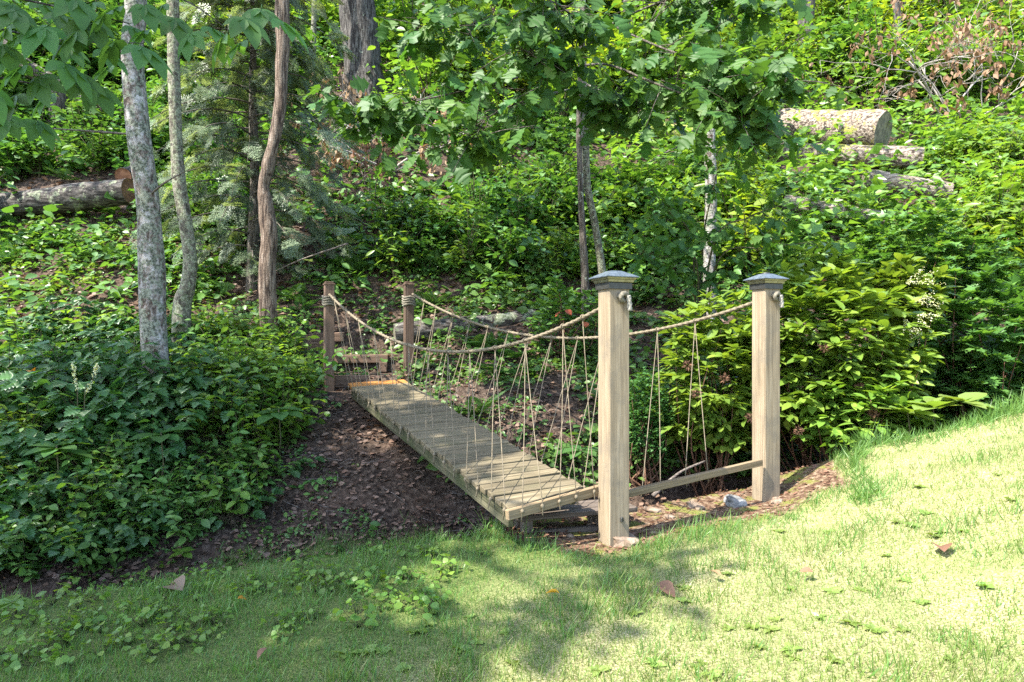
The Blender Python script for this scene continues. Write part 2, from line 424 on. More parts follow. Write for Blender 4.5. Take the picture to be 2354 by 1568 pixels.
M['fascia'] = wood_mat('fresh_board_timber', (.15, .105, .055), (.22, .16, .092), (.28, .21, .125), None, 0)
M['sleeper'] = wood_mat('old_sleeper_timber', (.05, .03, .02), (.12, .075, .05), (.19, .125, .085), (.06, .05, .035), 0)
M['bench'] = wood_mat('brown_step_timber', (.06, .045, .035), (.12, .095, .075), (.18, .145, .12), (.06, .05, .04), 0)

def simple(name, col, rough=.6, metal=0, var=None, scale=30, bst=0):
    m, n, l, b, out = nt(name)
    b.inputs['Roughness'].default_value = rough; b.inputs['Metallic'].default_value = metal
    if var:
        tc = n.new('ShaderNodeTexCoord'); f = noise(n, l, tc.outputs['Object'], scale, 6, .65)
        l.new(ramp(n, l, f, [(.4, col), (.6, var)]), b.inputs['Base Color'])
        if bst: bump(n, l, f, b, bst, .01)
    else: b.inputs['Base Color'].default_value = (*col, 1)
    return m
M['captop'] = simple('slate_blue_cap', (.075, .095, .12), .38, .3, (.13, .155, .19), 25, .1)
M['capband'] = simple('bronze_cap_band', (.16, .15, .09), .35, .5, (.26, .25, .17), 20)
M['capskirt'] = simple('black_cap_skirt', (.016, .015, .012), .5, 0, (.03, .03, .026), 30)
M['rope'] = simple('manila_rope', (.09, .071, .043), .9, 0, (.19, .155, .10), 90, .4)
M['ropeold'] = simple('grey_manila_rope', (.085, .075, .052), .9, 0, (.17, .15, .11), 90, .4)
M['ropetail'] = simple('pale_rope_end', (.2, .18, .145), .9, 0, (.32, .295, .25), 90, .4)
M['cord'] = simple('thin_jute_cord', (.105, .083, .05), .9, 0, (.175, .142, .092), 60, .2)
M['rock'] = simple('sandstone', (.12, .08, .05), .85, 0, (.24, .18, .13), 14, .6)
M['greyrock'] = simple('grey_stone', (.07, .07, .066), .8, 0, (.22, .215, .205), 12, .6)
M['endgrain'] = simple('cut_end_grain', (.07, .062, .04), .85, 0, (.17, .155, .10), 10, .4)
M['orangegrain'] = simple('orange_cut_wood', (.16, .065, .032), .8, 0, (.27, .125, .065), 14, .4)

def ground_mat():
    m, n, l, b, out = nt('woodland_soil_and_lawn')
    g = n.new('ShaderNodeNewGeometry'); p = g.outputs['Position']
    at = n.new('ShaderNodeAttribute'); at.attribute_name = 'lawn'
    n1 = noise(n, l, p, 2.2, 8, .65); n2 = noise(n, l, p, 24, 6, .7); n3 = noise(n, l, p, 90, 4, .7)
    soil = ramp(n, l, n2, [(.38, (.018, .013, .010)), (.48, (.045, .032, .024)), (.56, (.085, .062, .046)), (.66, (.15, .112, .085))])
    soil = mix(n, l, ramp(n, l, n1, [(.45, (0, 0, 0)), (.7, (.5, .5, .5))]), soil, (.13, .085, .06))
    at2 = n.new('ShaderNodeAttribute'); at2.attribute_name = 'clay'
    clay = ramp(n, l, n2, [(.38, (.05, .027, .017)), (.5, (.13, .08, .05)), (.62, (.28, .21, .14))])
    moss = ramp(n, l, n3, [(.3, (.09, .10, .02)), (.7, (.22, .22, .055))])
    clay = mix(n, l, ramp(n, l, noise(n, l, p, 5, 5, .6), [(.5, (0, 0, 0)), (.58, (.9, .9, .9))]), clay, moss)
    th = ramp(n, l, n3, [(.36, (.11, .12, .04)), (.5, (.26, .25, .11)), (.62, (.46, .42, .24))])
    th = mix(n, l, ramp(n, l, n1, [(.4, (0, 0, 0)), (.65, (.55, .55, .55))]), th, (.15, .19, .06))
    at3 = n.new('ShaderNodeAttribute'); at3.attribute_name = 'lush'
    th = mix(n, l, at3.outputs['Fac'], th, ramp(n, l, n3, [(.38, (.05, .08, .02)), (.6, (.16, .19, .06))]))  # darker, greener base: the lawn's shade put into the ground colour
    c = mix(n, l, at2.outputs['Fac'], soil, clay)
    c = mix(n, l, at.outputs['Fac'], c, th)
    l.new(c, b.inputs['Base Color']); b.inputs['Roughness'].default_value = .95; b.inputs['Specular IOR Level'].default_value = .1
    bump(n, l, mth(n, l, 'ADD', n2, mth(n, l, 'MULTIPLY', n3, .6)), b, .8, .03)
    return m
M['ground'] = ground_mat()

# ------------------------------------------------------------------ the ground sheet
LB = np.array([gp(a, b)[:2] for a, b in [(0, 1405), (250, 1350), (500, 1295), (800, 1262), (1000, 1240), (1170, 1240), (1300, 1278), (1420, 1280), (1560, 1243), (1700, 1208), (1850, 1165), (1950, 1115), (2040, 1045), (2353, 968)]])
LB = LB[np.argsort(LB[:, 0])]
def y_lawn(x):
    x = np.asarray(x); w = np.clip((x - 2.45) / .35, 0, 1)
    v = np.where(x < LB[0, 0], y_edge(x), np.interp(x, LB[:, 0], LB[:, 1]))
    return v * (1 - w) + (y_edge(x) + .25) * w
def lawn_mask(x, y):
    q = np.stack([x, y, 0 * x], -1)
    return np.clip((y_lawn(x) + .10 * vnoise(q * 4, 21) - y) / .18 + .5, 0, 1)
def clay_mask(x, y):
    q = np.stack([x, y, 0 * x], -1)
    return np.clip((y_edge(x) + .35 + .2 * vnoise(q * 3, 22) - y) / .3, 0, 1) * np.clip((x + .7) / .5, 0, 1) * np.clip((3.2 - x) / .5, 0, 1)
def shade_tint(x, y): return np.clip((-(x + .75) + (y - 2.4) * .93 + .25 * vnoise(np.stack([x, y, 0 * x], -1) * 2.5, 41)) / .9 + .5, 0, 1)  # shaded part of the lawn, marked so its shade goes into the colours
def axis_grid(segs):
    return np.concatenate([np.arange(a, b, s) for a, b, s in segs])
gx = axis_grid([(-70, -14, 2.0), (-14, -5, .3), (-5, 6, .05), (6, 16, .3), (16, 72, 2.0)])
gy = axis_grid([(-12, 1, .5), (1, 10.5, .05), (10.5, 24, .2), (24, 40, .8), (40, 101, 3)])
X, Y = np.meshgrid(gx, gy, indexing='xy'); Z = H(X, Y)
nx, ny = len(gx), len(gy)
ii = (np.arange(ny - 1)[:, None] * nx + np.arange(nx - 1)[None, :]).ravel()
me = mesh_from('ground', np.stack([X, Y, Z], -1).reshape(-1, 3), np.stack([ii, ii + 1, ii + nx + 1, ii + nx], 1), True, [M['ground']])
for nm, fn in (('lawn', lawn_mask), ('clay', clay_mask), ('lush', shade_tint)):
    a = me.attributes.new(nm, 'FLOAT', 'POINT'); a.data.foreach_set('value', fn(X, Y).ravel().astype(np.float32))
link('ground', me, label='steep wooded slope, gully and sunlit lawn', kind='structure')

# ------------------------------------------------------------------ bridge
def box_mesh(name, sx, sy, sz, mat, bev=.004, jit=0.0):
    bm = bmesh.new(); bmesh.ops.create_cube(bm, size=1)
    for v in bm.verts: v.co = (v.co.x * sx + random.uniform(-jit, jit), v.co.y * sy + random.uniform(-jit, jit), v.co.z * sz + random.uniform(-jit, jit))
    bmesh.ops.bevel(bm, geom=list(bm.edges), offset=bev, segments=1, affect='EDGES')
    m = bpy.data.meshes.new(name); bm.to_mesh(m); bm.free(); m.materials.append(mat); return m
def beam(name, a, b, w, h, mat, parent=None, up=(0, 0, 1), bev=.004, top=True, jit=0.0, **t):
    """box from a to b (points on its top centre line when top)"""
    a = Vector(a); b = Vector(b); d = b - a; L = d.length; x = d.normalized(); y = Vector(up).cross(x).normalized(); z = x.cross(y)
    o = link(name, box_mesh(name, L, w, h, mat, bev, jit), parent, **t)
    c = (a + b) / 2 - (z * h / 2 if top else Vector())
    mw = Matrix((x, y, z)).transposed().to_4x4(); mw.translation = c
    o.matrix_local = mw
    return o

bridge = empty('rope_bridge', (0, 0, 0), label='small wooden plank footbridge with rope handrails and capped posts over the gully', cat='bridge')
FL = P(802, 884, 7.38); NL = P(1169, 1168, 4.1); FR = P(932, 876, 7.6)
DV = NL - FL; DU = DV / np.linalg.norm(DV)
BV = FR - FL; BW = np.linalg.norm(BV); BU = BV / BW
NR = FR + DV
DN = np.cross(BU, -DU); DN /= np.linalg.norm(DN); DN = DN if DN[2] > 0 else -DN
Ldeck = np.linalg.norm(DV); NP = 34; pitch = Ldeck / NP
# skewed near end: the last boards are trimmed along the fascia
cutA = np.array([0., Ldeck]); NRp = P(1349, 1122, 4.45)
def clip(poly, p, nrm):
    out = []
    for i in range(len(poly)):
        a, b = np.array(poly[i]), np.array(poly[(i + 1) % len(poly)])
        da, db = np.dot(a - p, nrm), np.dot(b - p, nrm)
        if da >= 0: out.append(a)
        if (da >= 0) != (db >= 0): out.append(a + (b - a) * da / (da - db))
    return out
cut_v = Ldeck - .17
cdir = np.array([BW, cut_v - Ldeck]); cn = np.array([cdir[1], -cdir[0]]); cn /= np.linalg.norm(cn)
if np.dot(np.array([0, 0]) - cutA, cn) < 0: cn = -cn
def dk(u, v, w=0): return FL + BU * u + DU * v + DN * w
PT = .036
for i in range(NP + 1):
    v0 = i * pitch + random.uniform(-.003, .003); v1 = v0 + pitch * .85
    if i == 0: v0 -= .09
    e0 = random.uniform(-.012, .012); e1 = random.uniform(-.012, .012)
    poly = [(e0, v0), (BW + e1, v0), (BW + e1, v1), (e0, v1)]
    poly = clip(poly, cutA + np.array([0, -.004]), cn)
    if len(poly) < 3: continue
    ln = [np.linalg.norm(np.array(poly[k]) - poly[(k + 1) % len(poly)]) for k in range(len(poly))]
    if i == NP and max(q[0] for q in poly) < .06: continue
    tw = random.uniform(-.003, .003)
    c = np.mean(poly, 0)
    bm = bmesh.new()
    top = [bm.verts.new((q[0] - c[0], q[1] - c[1], tw * (1 if q[0] > BW / 2 else -1))) for q in poly]
    bot = [bm.verts.new((q[0] - c[0], q[1] - c[1], -PT)) for q in poly]
    bm.faces.new(top); bm.faces.new(bot[::-1])
    for k in range(len(poly)): bm.faces.new((top[k], bot[k], bot[(k + 1) % len(poly)], top[(k + 1) % len(poly)]))
    bmesh.ops.recalc_face_normals(bm, faces=bm.faces)
    try: bmesh.ops.bevel(bm, geom=list(bm.edges), offset=.0035, segments=1, affect='EDGES')
    except Exception: pass
    pm = bpy.data.meshes.new('plank'); bm.to_mesh(pm); bm.free()
    pm.materials.append(M['newplank'] if i == 0 else M['plank'])
    o = link('plank', pm, bridge)
    if i == 0: o['label'] = 'new orange plank'
    mw = Matrix((Vector(BU), Vector(DU), Vector(DN))).transposed().to_4x4(); mw.translation = Vector(dk(c[0], c[1], random.uniform(-.002, .002)))
    o.matrix_local = mw
for u, ex in ((.035, .02), (BW - .04, .22)):
    beam('stringer', dk(u, .02, -PT - .002), dk(u, Ldeck - ex - .02, -PT - .002), .038, .105, M['stringer'], bridge, up=DN)
# joist blocks under the deck side
for v in (Ldeck * .62,):
    beam('joist', dk(.06, v, -PT - .03), dk(BW - .07, v, -PT - .03), .04, .08, M['stringer'], bridge, up=DN)
A_c = gp(1410, 1236); A_c = P(1410, 1240, 4.42); A_c[2] = float(H(A_c[0:1], A_c[1:2])[0])
B_c = P(1760, 1140, 5.28); B_c[2] = float(H(B_c[0:1], B_c[1:2])[0])
fas_a = dk(-.03, Ldeck + .006, -.002); dirf = (dk(BW, cut_v, 0) - dk(0, Ldeck, 0)); dirf /= np.linalg.norm(dirf)
endA = np.array([A_c[0] + .03, A_c[1] + .125, 0]); 
fas_b = P(1400, 1108, A_c[1] + .125)
nrm_f = np.array([dirf[1], -dirf[0], 0]); nrm_f /= np.linalg.norm(nrm_f)
beam('fascia_board', fas_a + nrm_f * .02, fas_b + nrm_f * .005, .036, .062, M['fascia'], bridge)
tie_b = P(1749, 1055, B_c[1] - .12)
beam('tie_board', P(1412, 1133, A_c[1] + .125), tie_b, .036, .05, M['fascia'], bridge)

yaw = math.atan2(-DU[0], DU[1])  # bridge heading
def place_post(name, c, side, zt, mat, rot, sink=.25, bevel=.006, label=None):
    h = zt - c[2] + sink
    o = link(name, box_mesh(name, side, side, h, mat, bevel), bridge)
    o.location = (c[0], c[1], c[2] - sink + h / 2); o.rotation_euler = (0, 0, rot)
    if label: o['label'] = label
    return o, h
rotA = math.radians(-67.4); rotB = math.radians(-68.0)
SIDE = .148
def cap(post, side, h):
    bm = bmesh.new()
    prof = [(side / 2 + .012, -.055), (side / 2 + .012, -.02), (side / 2 + .018, -.018), (side / 2 + .02, 0)]
    def rings(pr):
        b = bmesh.new(); prev = None
        for r, z in pr:
            ring = [b.verts.new((sx * r, sy * r, z)) for sx, sy in ((-1, -1), (1, -1), (1, 1), (-1, 1))]
            if prev:
                for k in range(4): b.faces.new((prev[k], prev[(k + 1) % 4], ring[(k + 1) % 4], ring[k]))
            else: first = ring
            prev = ring
        b.faces.new(prev); b.faces.new(first[::-1])
        bmesh.ops.recalc_face_normals(b, faces=b.faces)
        return b
    s = side / 2
    for nm, mt, pr in (('cap_skirt', 'capskirt', [(s + .004, -.04), (s + .012, -.04), (s + .012, -.004), (s + .010, 0)]),
                       ('cap_band', 'capband', [(s + .012, .001), (s + .018, .004), (s + .022, .018), (s + .03, .022), (s + .034, .032)]),
                       ('cap_roof', 'captop', [(s + .045, .033), (s + .046, .038), (s + .02, .052), (s * .55, .078), (s * .5, .08)])):
        b = rings(pr); m = bpy.data.meshes.new(nm); b.to_mesh(m); b.free(); m.materials.append(M[mt])
        o = link(nm, m, post); o.location = (0, 0, h / 2)
def cap_lens(post, side, h):
    b = bmesh.new(); bmesh.ops.create_cone(b, cap_ends=True, segments=20, radius1=side * .22, radius2=side * .2, depth=.012)
    m = bpy.data.meshes.new('cap_disc'); b.to_mesh(m); b.free(); m.materials.append(M['capskirt'])
    o = link('cap_disc', m, post); o.location = (0, 0, h / 2 + .085)
pA, hA = place_post('post', A_c, SIDE, P(0, 652, 4.42)[2], M['post'], rotA, label='capped post with a large flat stone at its foot')
pB, hB = place_post('post', B_c, SIDE, P(0, 654, 5.28)[2], M['post'], rotB, label='capped post beside the laurel bush')
cap(pA, SIDE, hA); cap(pB, SIDE, hB); cap_lens(pB, SIDE, hB)

def rope_tube(path, r, twist=.055, sides=12, step=.008):
    path = np.asarray(path, float)
    L = np.concatenate([[0], np.cumsum(np.linalg.norm(np.diff(path, axis=0), axis=1))])
    n = max(4, int(L[-1] / step)); s = np.linspace(0, L[-1], n)
    p = np.stack([np.interp(s, L, path[:, k]) for k in range(3)], 1)
    return tube(p, r, sides, True, radfn=lambda t, a: 1 + .17 * np.cos(3 * (a - 2 * np.pi * t * L[-1] / (twist * 3))))
def rope_obj(name, path, r, mat, parent, **k):
    g = Geo(); g.add(*rope_tube(path, r, **k)); return link(name, g.mesh(name, [mat], True), parent)
def sag(a, b, s, n=60, skew=0.0):
    t = np.linspace(0, 1, n)[:, None]
    return a + (b - a) * t - np.array([0, 0, 1]) * (4 * s * t * (1 - t) * (1 + skew * (2 * t - 1)))
# far posts
C_c = P(756, 889, 7.92); D_c = P(939, 874, 8.25)
for c in (C_c, D_c): c[2] = min(c[2], float(H(c[0:1], c[1:2])[0]))
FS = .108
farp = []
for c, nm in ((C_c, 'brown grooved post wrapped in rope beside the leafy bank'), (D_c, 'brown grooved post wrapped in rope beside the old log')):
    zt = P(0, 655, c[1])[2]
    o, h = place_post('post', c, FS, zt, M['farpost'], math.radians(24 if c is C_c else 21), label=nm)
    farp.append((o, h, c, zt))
    # grooved block top
    for z0, hh, w in ((h / 2 + .006, .02, FS + .014), (h / 2 + .0275, .016, FS - .012)):
        cp = link('post_top', box_mesh('post_top', w, w, hh, M['farpost'], .004), o); cp.location = (0, 0, z0)
    # rope wraps
    turns = 4; tt = np.linspace(0, 2 * np.pi * turns, 200); R = FS * .5 * 1.22
    def rr(a): return R * (1 / (np.abs(np.cos(a)) ** 4 + np.abs(np.sin(a)) ** 4) ** .25) * .98
    zc = P(0, 690, c[1])[2]
    pth = np.stack([c[0] + rr(tt) * np.cos(tt + .5), c[1] + rr(tt) * np.sin(tt + .5), zc + .05 - .028 * tt / (2 * np.pi) + .008 * np.sin(3 * tt)], 1)
    w = rope_obj('rope_wrap', pth, .014, M['ropeold'], None, sides=8, step=.012)
    w.parent = o; w.matrix_parent_inverse = Matrix.LocRotScale(o.location, o.rotation_euler, None).inverted()
ra = P(1373, 698, 4.40) + np.array([.08, .06, .0]); rb = P(757, 677, 7.86)
rc = P(1726, 691, 5.25) + np.array([.07, .05, 0]); rd = P(948, 676, 8.18)
ropeL = sag(rb, ra, .47, 120, .0); ropeR = sag(rd, rc, .40, 120, .0)
rope_obj('handrail_rope', ropeL, .013, M['rope'], bridge)
rope_obj('handrail_rope', ropeR, .013, M['rope'], bridge)
# knots on the posts' outer faces
for post, c, rot, zk in ((pA, A_c, rotA, P(0, 684, 4.35)[2]), (pB, B_c, rotB, P(0, 682, 5.2)[2])):
    f = np.array([math.cos(rot), math.sin(rot), 0])      # outward normal of the face turned to the camera's side
    tng = np.array([-math.sin(rot), math.cos(rot), 0])
    c0 = np.array([c[0], c[1], zk]) + f * (SIDE / 2 + .012) + tng * .012
    t = np.linspace(0, 1, 60)
    k = c0 + np.outer(np.cos(t * 9.5) * .027 * (1 - .2 * t), tng) + np.outer(np.sin(t * 9.5) * .024, [0, 0, 1]) + np.outer(.006 + .022 * np.sin(t * 6), f)
    o1 = rope_obj('rope_knot', k, .0145, M['ropeold'], None, sides=10)
    tl = c0 + f * .025 + tng * .028
    tail = smooth_path(np.array([tl + [0, 0, .012], tl + tng * .006 + [0, 0, -.02], tl + tng * .010 + [0, 0, -.055], tl + tng * .012 + [0, 0, -.085]]), 12)
    o2 = rope_obj('rope_end', tail, .0155, M['ropetail'], None, sides=10, twist=.04)
    for o in (o1, o2):
        o.parent = post; o.matrix_parent_inverse = Matrix.LocRotScale(post.location, post.rotation_euler, None).inverted()
# mooring staple low on the near post
stp = link('staple', box_mesh('staple', .02, .02, .03, M['capskirt'], .004), pA); stp.location = (SIDE / 2 + .006, .012, -hA / 2 + .25 + .17)

# cords
knot_g = Geo()
kv, kf = tube(np.array([[0, 0, .012], [0, 0, .004], [0, 0, -.006], [0, 0, -.014], [.004, 0, -.03], [.008, .002, -.05], [.006, .002, -.062]]), [.005, .0115, .0125, .008, .0042, .004, .0025], 7, amp=.25, freq=60)
knot_g.add(kv, kf); KNOT = knot_g.mesh('knot', [M['cord']], True)
hitch_g = Geo(); tt = np.linspace(0, 2 * np.pi, 13)
hitch_g.add(*tube(np.stack([0 * tt, .018 * np.cos(tt), .018 * np.sin(tt)], 1), .005, 6, False)); HITCH = hitch_g.mesh('hitch', [M['cord']], True)
def rope_at(path, t):
    i = t * (len(path) - 1); j = min(int(i), len(path) - 2); return path[j] + (path[j + 1] - path[j]) * (i - j)
def cord(a, b, out, hitch=True):
    a = np.array(a) - np.array([0, 0, .016]); b = np.array(b)
    m = (a + b) / 2 + np.array([random.uniform(-.006, .006), random.uniform(-.006, .006), 0])
    g = Geo(); g.add(*tube(smooth_path(np.array([a, m, b]), 6), .0031, 6))
    o = link('cord', g.mesh('cord', [M['cord']], True), bridge)
    k = link('knot', KNOT, o); k.location = b + np.array(out); k.rotation_euler = (random.uniform(-.2, .2), random.uniform(-.2, .2), random.uniform(0, 6.28)); k.scale = [random.uniform(.8, 1.15)] * 3
    if hitch: h = link('hitch', HITCH, o); h.location = a + np.array([0, 0, .016]); h.rotation_euler = (0, 0, yaw + 1.57)
# left side: apexes along the rope, feet along the deck edge and then the fascia
tA = [.03, .095, .17, .25, .33, .41, .49, .565, .64, .72, .805, .90]
feet = [dk(-.006, v, -.02) for v in np.linspace(.03, Ldeck - .03, 20)] + [fas_a + dirf * s + nrm_f * .04 + np.array([0, 0, -.01 + .10 * s]) for s in (.14, .29, .46, .64)]
fa_v = fas_b - fas_a
feet[20:] = [fas_a + fa_v * s + nrm_f * .04 + np.array([0, 0, -.012]) for s in (.12, .30, .46, .62)]
for k, t in enumerate(tA):
    for j in (0, 1):
        q = feet[min(len(feet) - 1, 2 * k + j)]
        cord(rope_at(ropeL, t), q, (0, 0, -.012) if 2 * k + j >= 20 else -BU * .006, j == 0)
cord(rope_at(ropeL, .945), fas_a + fa_v * .80 + nrm_f * .04 - np.array([0, 0, .01]), (0, 0, -.01))
tB = [.05, .10, .17, .235, .30, .37, .44, .51, .585, .66]
feetR = [dk(BW + .006, v, -.015) for v in np.linspace(.03, cut_v - .03, 20)]
for k, t in enumerate(tB):
    for j in (0, 1): cord(rope_at(ropeR, t), feetR[2 * k + j], BU * .006, j == 0)
def rope_px(path, vx):
    x, _ = proj(path); return path[np.argmin(np.abs(x - vx))]
tie_a = P(1412, 1133, A_c[1] + .125)
def tie_px(vx):
    s = np.linspace(0, 1, 200)[:, None]; p = tie_a + (tie_b - tie_a) * s; return p[np.argmin(np.abs(proj(p)[0] - vx))]
for ax, f1, f2 in ((1507, 1478, 1520), (1594, 1576, 1628)):
    for j, f in enumerate((f1, f2)): cord(rope_px(ropeR, ax), tie_px(f) + np.array([0, .025, -.01]), (0, 0.005, -.01), j == 0)

# wooden step under the near end
bx = empty('wooden_step', on_ground(.3, 4.7), label='low dark brown wooden step under the end of the plank deck', cat='step')
off = -np.array(bx.location)
def lb(name, a, b, w, h, mat, **k):
    return beam(name, np.array(a) + off, np.array(b) + off, w, h, mat, bx, **k)
sd = np.array([.9, .28, 0]); sd /= np.linalg.norm(sd); sp = np.array([-sd[1], sd[0], 0])
s0 = P(1200, 1166, 4.55); s0[2] = .40; 
lb('tread', s0 - sd * .05, s0 + sd * .82, .14, .034, M['bench'])
lb('tread', s0 - sd * .05 + sp * .155, s0 + sd * .82 + sp * .155, .14, .034, M['bench'])
for q in (0.03, .58):
    for w in (0, .14):
        b0 = s0 + sd * q + sp * w; zz = float(H(b0[0:1], b0[1:2])[0])
        lb('leg', [b0[0], b0[1], .365], [b0[0], b0[1], zz - .1], .07, .07, M['bench'], up=sd, top=False)
lb('rail', [*(s0 + sd * .0)[:2], .19 + .09], [*(s0 + sd * .6)[:2], .19 + .09], .04, .05, M['bench'])

# timber steps on the far bank
def timber(a, b, w, h, label, mat='sleeper'):
    o = beam('timber_riser', a, b, w, h, M[mat], None, jit=.006, bev=.008)
    tag(o, label, 'timber', 'timber steps climbing from the bridge'); return o
timber(P(768, 863, 8.05), P(925, 862, 8.3), .11, .14, 'lowest dark timber riser lying between the two rope-wrapped posts')
timber(P(745, 816, 8.75), P(893, 815, 8.8), .12, .11, 'reddish timber riser of the second step above the bridge end')
timber(P(880, 832, 8.62), P(884, 838, 9.0), .10, .13, 'short timber block butted under the second step riser')
timber(P(702, 768, 9.35), P(792, 764, 9.4), .12, .13, 'uppermost timber riser behind the rope-wrapped post beside the leafy bank')
timber(P(700, 788, 9.05), P(770, 787, 9.1), .12, .10, 'half hidden timber riser of the third step, below the uppermost one')

# ------------------------------------------------------------------ placing by what the ground shows
_vx = np.arange(-400, 2761, 20.); _vy = np.arange(-60, 1569, 14.)
_DD = np.concatenate([np.arange(1.2, 12, .05), np.arange(12, 70, .25)])
def _depthmap():
    out = np.zeros((len(_vy), len(_vx)))
    for j, v in enumerate(_vy):
        px = (_vx[:, None] - 1176.5) / F * _DD[None]; pz = EYE - (v - 784.) / F * _DD[None]
        h = H(px, np.broadcast_to(_DD[None], px.shape), False)
        hit = pz <= h; i = np.where(hit.any(1), hit.argmax(1), len(_DD) - 1); out[j] = _DD[i]
    return out
DM = _depthmap()
def ground_px(vx, vy):
    vx = np.asarray(vx, float); vy = np.asarray(vy, float)
    i = np.clip(np.round((vx + 400) / 20).astype(int), 0, len(_vx) - 1); j = np.clip(np.round((vy + 60) / 14).astype(int), 0, len(_vy) - 1)
    d = DM[j, i] * rng.uniform(.985, 1.015, vx.shape)
    x = (vx - 1176.5) / F * d
    return np.stack([x, d, H(x, d)], -1)
def inside(poly, x, y):
    poly = np.asarray(poly, float); c = np.zeros(len(x), bool); j = len(poly) - 1
    for i in range(len(poly)):
        xi, yi = poly[i]; xj, yj = poly[j]
        c ^= ((yi > y) != (yj > y)) & (x < (xj - xi) * (y - yi) / (yj - yi + 1e-9) + xi); j = i
    return c
def sample_poly(poly, n):
    poly = np.asarray(poly, float); lo = poly.min(0); hi = poly.max(0); xs = []; ys = []; k = 0
    while k < n:
        x = rng.uniform(lo[0], hi[0], n * 2); y = rng.uniform(lo[1], hi[1], n * 2); m = inside(poly, x, y)
        xs.append(x[m]); ys.append(y[m]); k += m.sum()
    return np.concatenate(xs)[:n], np.concatenate(ys)[:n]
def bridge_near(p, r=.35):
    """ground points under or hard by the deck, kept free of tall plants"""
    q = p - FL; v = q[:, 0] * DU[0] + q[:, 1] * DU[1]; u = q[:, 0] * BU[0] + q[:, 1] * BU[1]
    return (v > -.4) & (v < Ldeck + .6) & (u > -r) & (u < BW + r)

# ------------------------------------------------------------------ trees
def trunk_path(pts, d, n=70, lean=0, top=None):
    """pts: (vx, vy, width_px) from the top down; d depth of the base"""
    P3 = [(*P(a, b, d), w / 2 / F * d) for a, b, w in pts]
    P3 = P3[::-1]
    z0 = float(H(np.array([P3[0][0]]), np.array([d]))[0])
    base = list(P3[0]); base[2] = z0 - .25; base[3] *= 1.15
    if P3[0][2] > z0 + .02: P3 = [tuple(base)] + P3
    else:
        P3 = [tuple(base)] + [p for p in P3 if p[2] > z0 + .1]
    if top:
        for x, y, z, r in top: P3.append((x, y, z, r))
    return smooth_path(np.array(P3), n)
def crown_geo(blobs, n, size, tmpl=DIAM, clump=30, seed=0, flat=.6):
    r = np.random.default_rng(seed); g = Geo(); pos = []
    vol = np.array([b[3] * b[3] for b in blobs]); cnt = (n * vol / vol.sum()).astype(int)
    for (cx, cy_, cz, rx, rz), m in zip(blobs, cnt):
        k = max(3, m // clump)
        u = r.normal(size=(k, 3)); u /= np.linalg.norm(u, axis=1)[:, None]; u *= r.uniform(.35, 1, (k, 1)) ** .5
        c = u * [rx, rx, rz] + [cx, cy_, cz]
        w = c[r.integers(0, k, m)] + r.normal(size=(m, 3)) * np.array([.30, .30, .16]) * max(.5, rx * .42)
        pos.append(w)
    pos = np.concatenate(pos); N = len(pos)
    nrm = r.normal(size=(N, 3)) * flat + [0, 0, 1.0]
    R = rots(leaf_dirs(N, (-.2, .8), r), nrm)
    g.add(*inst(*tmpl, pos, R, size * r.uniform(.6, 1.3, N)))
    return g
def limbs(g, path, blobs, seed=0, r0=.5):
    r = np.random.default_rng(seed)
    for b in blobs:
        c = np.array(b[:3]); i = np.argmin(np.abs(path[:, 2] - (c[2] - .6 * np.linalg.norm(c[:2] - path[-1, :2]) - .3)))
        i = min(i, len(path) - 3); s = path[i, :3]
        m = s * .45 + c * .55 + np.array([0, 0, .25]) + r.normal(size=3) * .15
        rad = max(path[i, 3] * r0, .012)
        g.add(*tube(smooth_path(np.array([[*s, rad], [*m, rad * .6], [*c, rad * .15]]), 10)[:, :3], np.linspace(rad, rad * .15, 10), 6))
        for k in range(4):
            e = c + r.normal(size=3) * np.array([b[3], b[3], b[4]]) * .6
            g.add(*tube(np.array([m * .5 + c * .5, (m * .3 + c * .3 + e * .4), e]), [rad * .35, rad * .25, .004], 5))
def tree(name, label, path, mat, blobs=(), n=0, size=.16, cmat='canopy', cat='tree', group=None, amp=.06, freq=5, seed=1, tmpl=DIAM, sides=22):
    base = path[0, :3].copy(); base[2] += .25
    root = empty(name, base, label=label, cat=cat, group=group)
    g = Geo(); q = path.copy(); q[:, :3] -= base
    g.add(*tube(q[:, :3], q[:, 3], sides, amp=amp, freq=freq, seed=seed))
    bl = [(b[0] - base[0], b[1] - base[1], b[2] - base[2], b[3], b[4]) for b in blobs]
    if blobs: limbs(g, q, bl, seed)
    link('trunk', g.mesh('trunk', [M[mat]], True), root)
    if n:
        c = crown_geo(bl, n, size, tmpl, seed=seed)
        link('crown', c.mesh('crown', [M[cmat]]), root)
    return root, q, base

# the birch in the leafy bank
pb = trunk_path([(310, -20, 46), (304, 120, 47), (317, 300, 50), (338, 450, 49), (348, 600, 57), (351, 720, 57), (358, 850, 57), (370, 950, 62)], 6.45, 90,
                top=[(-3.75, 6.4, 6.2, .085), (-3.9, 6.35, 8.5, .06), (-3.8, 6.4, 10.5, .03)])
t_birch, qb, _ = tree('birch_tree', 'pale lichen-spotted birch trunk rising from the leafy bank', pb, 'birch',
     [(-4.4, 6.2, 9.3, .9, .7), (-3.3, 6.9, 9.8, .9, .7), (-3.9, 6.3, 11, .9, .7), (-2.4, 7.6, 9.8, .8, .5), (-1.6, 8.6, 10.2, .8, .5), (-3.4, 8.6, 10.4, .8, .5)], 2600, .19, seed=3, amp=.05)  # unseen crown widened with added clumps to dapple the slope
g = Geo()
for a, b, c in ((( 318, 310), (180, 300), (60, 292)), ((330, 460), (380, 420), (430, 392))):
    pp = smooth_path(np.array([P(*a, 6.45), P(*b, 6.3), P(*c, 6.2)]), 10) - np.array(t_birch.location)
    g.add(*tube(pp, np.linspace(.012, .004, 10), 6, amp=.3, freq=20))
